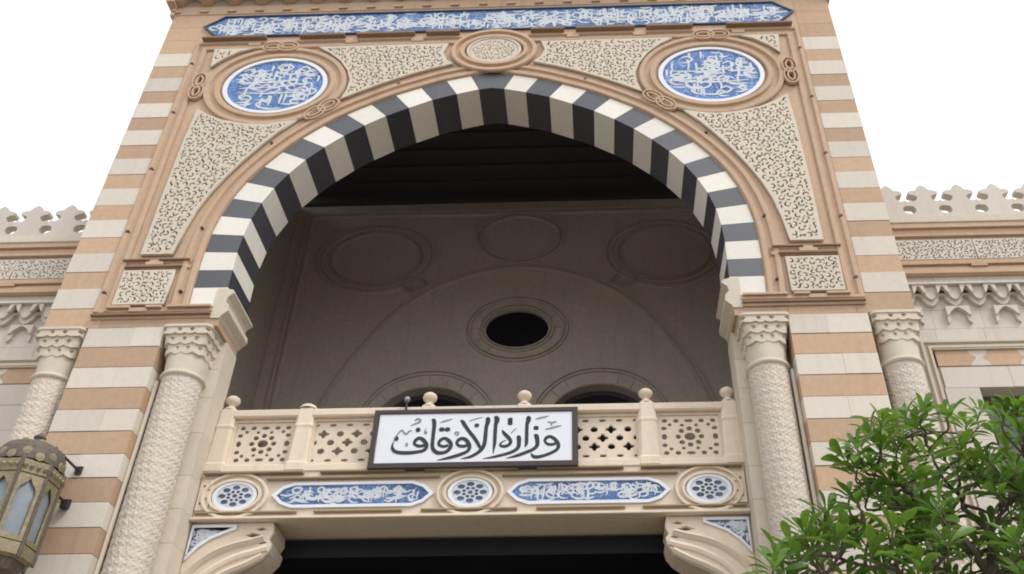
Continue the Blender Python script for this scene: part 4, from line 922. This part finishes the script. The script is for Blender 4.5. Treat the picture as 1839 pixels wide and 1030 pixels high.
# ------------------------------------------------------------------ frangipani tree, lower right
TIPS = [[4.408, -2.57, 5.72, 0.92], [3.894, -3.4, 5.198, 0.93], [4.148, -2.34, 5.685, 1.04], [4.258, -3.36, 5.312, 0.91], [4.428, -3.38, 5.264, 0.86], [5.108, -2.54, 5.778, 0.89], [4.811, -2.83, 5.477, 0.96], [4.928, -3.27, 5.283, 1.03], [5.031, -3.34, 5.324, 1.01], [3.665, -3.36, 5.001, 0.96], [3.885, -3.24, 5.043, 0.92], [4.337, -2.33, 5.485, 1.05], [3.626, -3.14, 5.003, 1.07], [3.663, -3.25, 4.869, 0.95], [4.722, -2.47, 5.442, 1.01], [4.185, -3.38, 4.903, 1.1], [4.518, -3.24, 5.063, 0.91], [5.225, -2.57, 5.38, 0.93], [4.761, -3.14, 4.998, 0.87], [3.992, -3.39, 4.734, 1.0], [3.935, -3.21, 4.775, 1.0], [4.529, -3.05, 4.935, 0.96], [4.622, -2.35, 5.153, 0.97], [4.902, -2.81, 5.062, 1.07], [4.897, -3.28, 4.847, 0.89], [4.959, -2.41, 5.188, 1.05], [3.718, -3.2, 4.662, 0.9], [4.021, -2.61, 4.91, 1.09], [3.606, -3.26, 4.578, 1.09], [4.244, -2.44, 4.9, 1.0], [4.195, -2.99, 4.612, 0.88], [4.142, -3.45, 4.413, 1.09], [4.722, -3.21, 4.686, 1.03], [4.929, -3.19, 4.707, 1.06], [3.434, -2.78, 4.577, 0.92], [3.162, -3.29, 4.327, 1.03], [3.407, -3.42, 4.27, 0.91], [3.754, -2.83, 4.567, 1.06], [3.674, -2.76, 4.521, 0.92], [3.983, -2.4, 4.631, 0.9], [3.759, -3.48, 4.267, 0.92], [4.094, -2.97, 4.458, 0.87], [4.107, -3.29, 4.354, 0.94], [4.477, -2.81, 4.399, 0.88], [4.189, -3.07, 4.272, 1.07], [3.251, -2.32, 4.611, 1.01], [3.048, -2.67, 4.4, 1.0], [3.067, -3.33, 4.105, 0.86], [2.847, -3.48, 3.999, 1.08], [4.061, -2.66, 4.33, 1.09], [3.877, -3.47, 3.975, 1.01], [4.293, -2.92, 4.243, 1.03], [4.708, -3.12, 4.245, 1.1], [4.661, -3.41, 4.199, 0.99], [5.024, -2.62, 4.346, 1.08], [4.86, -2.62, 4.274, 1.03], [4.656, -2.55, 4.393, 1.08], [3.754, -3.08, 4.162, 1.02], [5.153, -2.42, 4.845, 1.07], [4.991, -3.0, 4.64, 1.05], [4.482, -2.46, 5.632, 0.99], [4.189, -2.75, 5.428, 0.95], [5.05, -2.8, 5.419, 1.0], [4.971, -3.4, 5.097, 1.01], [4.966, -2.31, 5.394, 1.07], [3.984, -2.63, 5.2, 0.95], [4.337, -2.62, 4.982, 1.0], [4.936, -2.97, 4.903, 1.06], [3.358, -3.4, 4.196, 1.04], [3.577, -3.46, 4.115, 1.0], [3.898, -2.92, 4.335, 0.91], [4.145, -2.66, 4.448, 0.97], [4.654, -2.76, 4.416, 1.08], [4.868, -3.19, 4.413, 0.85], [3.218, -3.14, 4.259, 1.02], [2.973, -3.26, 4.011, 0.89], [3.426, -2.41, 4.387, 1.01], [3.494, -2.97, 4.095, 1.07], [3.714, -3.11, 4.001, 1.02], [3.923, -3.26, 3.932, 0.96], [4.47, -2.53, 4.21, 1.08], [4.786, -2.44, 4.208, 0.95], [4.921, -2.8, 4.122, 0.93], [5.144, -3.34, 5.223, 0.97], [5.589, -2.5, 5.463, 1.06], [5.505, -2.65, 5.129, 1.09], [5.086, -3.17, 4.653, 0.89], [5.287, -2.96, 4.593, 0.92], [4.965, -3.24, 4.263, 0.95], [5.276, -2.75, 4.307, 0.97], [5.44, -3.12, 4.822, 1.06], [6.007, -2.32, 5.55, 0.96], [5.199, -3.41, 4.26, 0.86], [5.236, -2.45, 4.272, 0.86], [5.327, -2.65, 4.127, 0.99], [3.033, -3.13, 3.923, 1.05], [3.265, -3.48, 3.763, 0.88], [3.866, -2.95, 3.905, 0.86], [4.501, -2.5, 4.017, 0.91], [5.215, -3.33, 4.021, 0.86], [5.818, -2.74, 4.836, 0.96], [4.18, -2.74, 4.808, 1.01], [5.151, -2.53, 5.029, 1.09], [4.291, -2.68, 4.793, 0.9], [3.664, -2.93, 4.801, 0.89], [4.119, -3.49, 4.176, 0.97], [3.504, -2.64, 4.504, 0.89], [4.746, -3.17, 4.076, 0.94], [4.548, -2.66, 4.756, 0.98], [4.064, -2.76, 4.402, 1.04], [4.164, -3.03, 4.567, 1.05], [4.35, -2.41, 4.798, 0.87], [4.419, -2.38, 5.412, 1.03], [4.68, -3.34, 3.977, 0.96], [4.8, -2.75, 4.582, 1.08], [4.659, -3.05, 4.888, 0.99], [5.085, -2.44, 5.196, 1.05], [5.123, -2.37, 4.532, 0.97], [5.034, -2.72, 4.935, 0.9], [5.235, -2.63, 5.084, 1.05], [3.494, -2.73, 4.723, 1.03]]
LIMBS = [[[4.582, -2.95, 0, 0.1, 0.026], [4.481999999999999, -2.9, 1.4], [4.651999999999999, -2.95, 2.8], [4.545, -2.92, 3.906], [4.632, -2.9, 4.146], [4.746, -2.85, 4.497]], [[4.746, -2.85, 4.497, 0.022, 0.012], [4.617, -2.75, 4.757], [4.705, -2.7, 4.922], [4.882, -2.65, 5.074]], [[4.746, -2.85, 4.497, 0.02, 0.012], [4.85, -3.0, 4.643], [4.969, -3.1, 4.732]], [[4.614, -2.9, 4.104, 0.024, 0.012], [4.391, -3.05, 4.509], [4.179, -3.1, 4.61], [4.091, -3.1, 4.717], [4.002, -3.1, 4.826], [3.806, -3.05, 4.932]], [[4.564, -2.92, 3.974, 0.024, 0.011], [4.165, -2.7, 4.328], [3.868, -2.7, 4.273], [3.687, -2.75, 4.279], [3.406, -2.8, 4.352], [3.157, -2.8, 4.305]], [[4.882, -2.65, 5.074, 0.014, 0.01], [4.981, -2.6, 5.352], [4.938, -2.6, 5.511]], [[4.638, -2.74, 4.825, 0.015, 0.01], [4.439, -2.9, 5.042], [4.396, -2.95, 5.199], [4.348, -3.0, 5.342]], [[4.692, -2.88, 4.339, 0.02, 0.011], [4.693, -3.1, 4.169], [4.937, -3.2, 4.21], [5.181, -3.2, 4.346]], [[4.969, -3.1, 4.732, 0.014, 0.01], [5.18, -3.1, 4.868], [5.422, -3.1, 4.958]], [[4.564, -2.92, 3.974, 0.02, 0.011], [4.233, -3.1, 3.944], [3.808, -3.2, 3.928], [3.412, -3.2, 3.907]]]
Tr = thing('frangipani_tree', 'leafy green tree with whorled leaves in front of the right pier', 'tree', (LIMBS[0][0][0], LIMBS[0][0][1], 0))
rs = random.Random(21)
def tube_d(P, R, n=7):
    V, F = [], []
    for i, p in enumerate(P):
        p = Vector(p); a = Vector(P[max(0, i - 1)]); b = Vector(P[min(len(P) - 1, i + 1)]); d = (b - a).normalized()
        u = d.cross(Vector((.3, 1, .2))).normalized(); w = d.cross(u)
        for k in range(n):
            t = 2 * PI * k / n; V.append(tuple(p + (u * math.cos(t) + w * math.sin(t)) * R[i]))
    for i in range(len(P) - 1):
        for k in range(n): F.append((i * n + k, i * n + (k + 1) % n, (i + 1) * n + (k + 1) % n, (i + 1) * n + k))
    F.append(tuple(range(n - 1, -1, -1))); F.append(tuple(range(len(P) * n - n, len(P) * n)))
    return V, F
nodes = []
for li, (r0, r1, P) in enumerate([(l[0][3], l[0][4], [p[:3] for p in l]) for l in LIMBS]):
    Q = catmull([list(p) for p in P], 5); R = [r0 + (r1 - r0) * i / (len(Q) - 1) for i in range(len(Q))]
    Q = [tuple(np.array(q) + np.array([rs.uniform(-.012, .012) for _ in range(3)])) for q in Q]
    link('trunk' if li == 0 else 'limb', mesh(*tube_d(Q, R), smooth=True), 'bark', Tr)
    nodes += [(q, r) for q, r in zip(Q, R) if q[2] > 3.3]
def leaf_d(L, W, bend, fold):
    V, F = [], []; prof = [(0, .05), (.12, .12), (.3, .42), (.5, .78), (.7, 1.), (.85, .85), (.95, .45), (1., .04)]
    for t, w in prof:
        y = L * t; z = -bend * t * t * L; V += [(-w * W / 2, y, z + fold * w * W), (0, y, z), (w * W / 2, y, z + fold * w * W)]
    for i in range(len(prof) - 1):
        a = 3 * i; F += [(a, a + 1, a + 4, a + 3), (a + 1, a + 2, a + 5, a + 4)]
    return V, F
LM = []
for k in range(6):
    me = mesh(*leaf_d(1., .235 + .02 * k, .18 + .10 * (k % 3), .22), smooth=True); me.materials.append(M['leaf'])
    at = me.attributes.new('shade', 'FLOAT', 'POINT'); at.data.foreach_set('value', [rs.uniform(0, .12) + .17 * k] * len(me.vertices)); LM.append(me)
leaves = []
def whorl(tip, axis, n, size):
    ax = Vector(axis).normalized(); u = ax.orthogonal().normalized(); w = ax.cross(u); ph = rs.uniform(0, 6.28)
    for i in range(n):
        a = ph + i * 2.39996; el = math.radians(rs.uniform(8, 34) + 48 * (i / n)) ; L = size * rs.uniform(.62, 1.18) * (.72 + .28 * (1 - i / n))
        d = (u * math.cos(a) + w * math.sin(a)) * math.cos(el) + ax * math.sin(el)
        yv = d.normalized(); xv = yv.cross(ax).normalized(); zv = xv.cross(yv).normalized()
        m_ = Matrix((xv, yv, zv)).transposed().to_4x4() @ Matrix.Rotation(rs.uniform(-.5, .5), 4, 'Y') @ Matrix.Diagonal((L, L, L, 1))
        m_.translation = Vector(tip) - ax * (.055 * (1 - i / n)) + d * .012
        leaves.append((m_, rs.randrange(6)))
CAMV = Vector(CAM)
for (x, y, z, sz) in TIPS:
    t = Vector((x, y, z))
    best = min(nodes, key=lambda q: (Vector(q[0]) - t).length + (2. if q[0][2] > z - .05 else 0))
    b = Vector(best[0]); d = t - b; mid = b + d * .5 + Vector((d.x * .12, d.y * .1, -.10 * d.length)); 
    ax = Vector((d.x * .35 + rs.uniform(-.25, .25), d.y * .25 + rs.uniform(-.45, .1), max(.25, d.z) + .35)).normalized()
    P = [b, b + d * .25 + Vector((d.x * .1, 0, -.05 * d.length)), mid, t - ax * .10, t]
    Q = [tuple(p) for p in catmull([list(p) for p in P], 3)]; n = len(Q)
    rr = min(best[1], .017)
    link('twig', mesh(*tube_d(Q, [rr + (.008 - rr) * i / (n - 1) for i in range(n)], 6), smooth=True), 'bark', Tr)
    nodes += [(q, .014) for q in Q[2:6]]
    whorl(t, ax, rs.choice((12, 14, 16)), .262 * sz)
leaves.sort(key=lambda l: (l[0].translation - CAMV).length)
V, F, VS = [], [], []
for i, (m_, k) in enumerate(leaves):
    if i < 295:
        o = bpy.data.objects.new('leaf', LM[k]); col.objects.link(o); o.parent = Tr
        o.matrix_parent_inverse = Matrix.Translation(-Tr.location); o.matrix_basis = m_
    else:
        b = len(V); V += [tuple(m_ @ v.co) for v in LM[k].vertices]; F += [tuple(j + b for j in p.vertices) for p in LM[k].polygons]; VS += [rs.uniform(0, .12) + .17 * k] * len(LM[k].vertices)
me = mesh(V, F, smooth=True); at = me.attributes.new('shade', 'FLOAT', 'POINT'); at.data.foreach_set('value', VS)
link('foliage', me, 'leaf', Tr, kind='stuff')
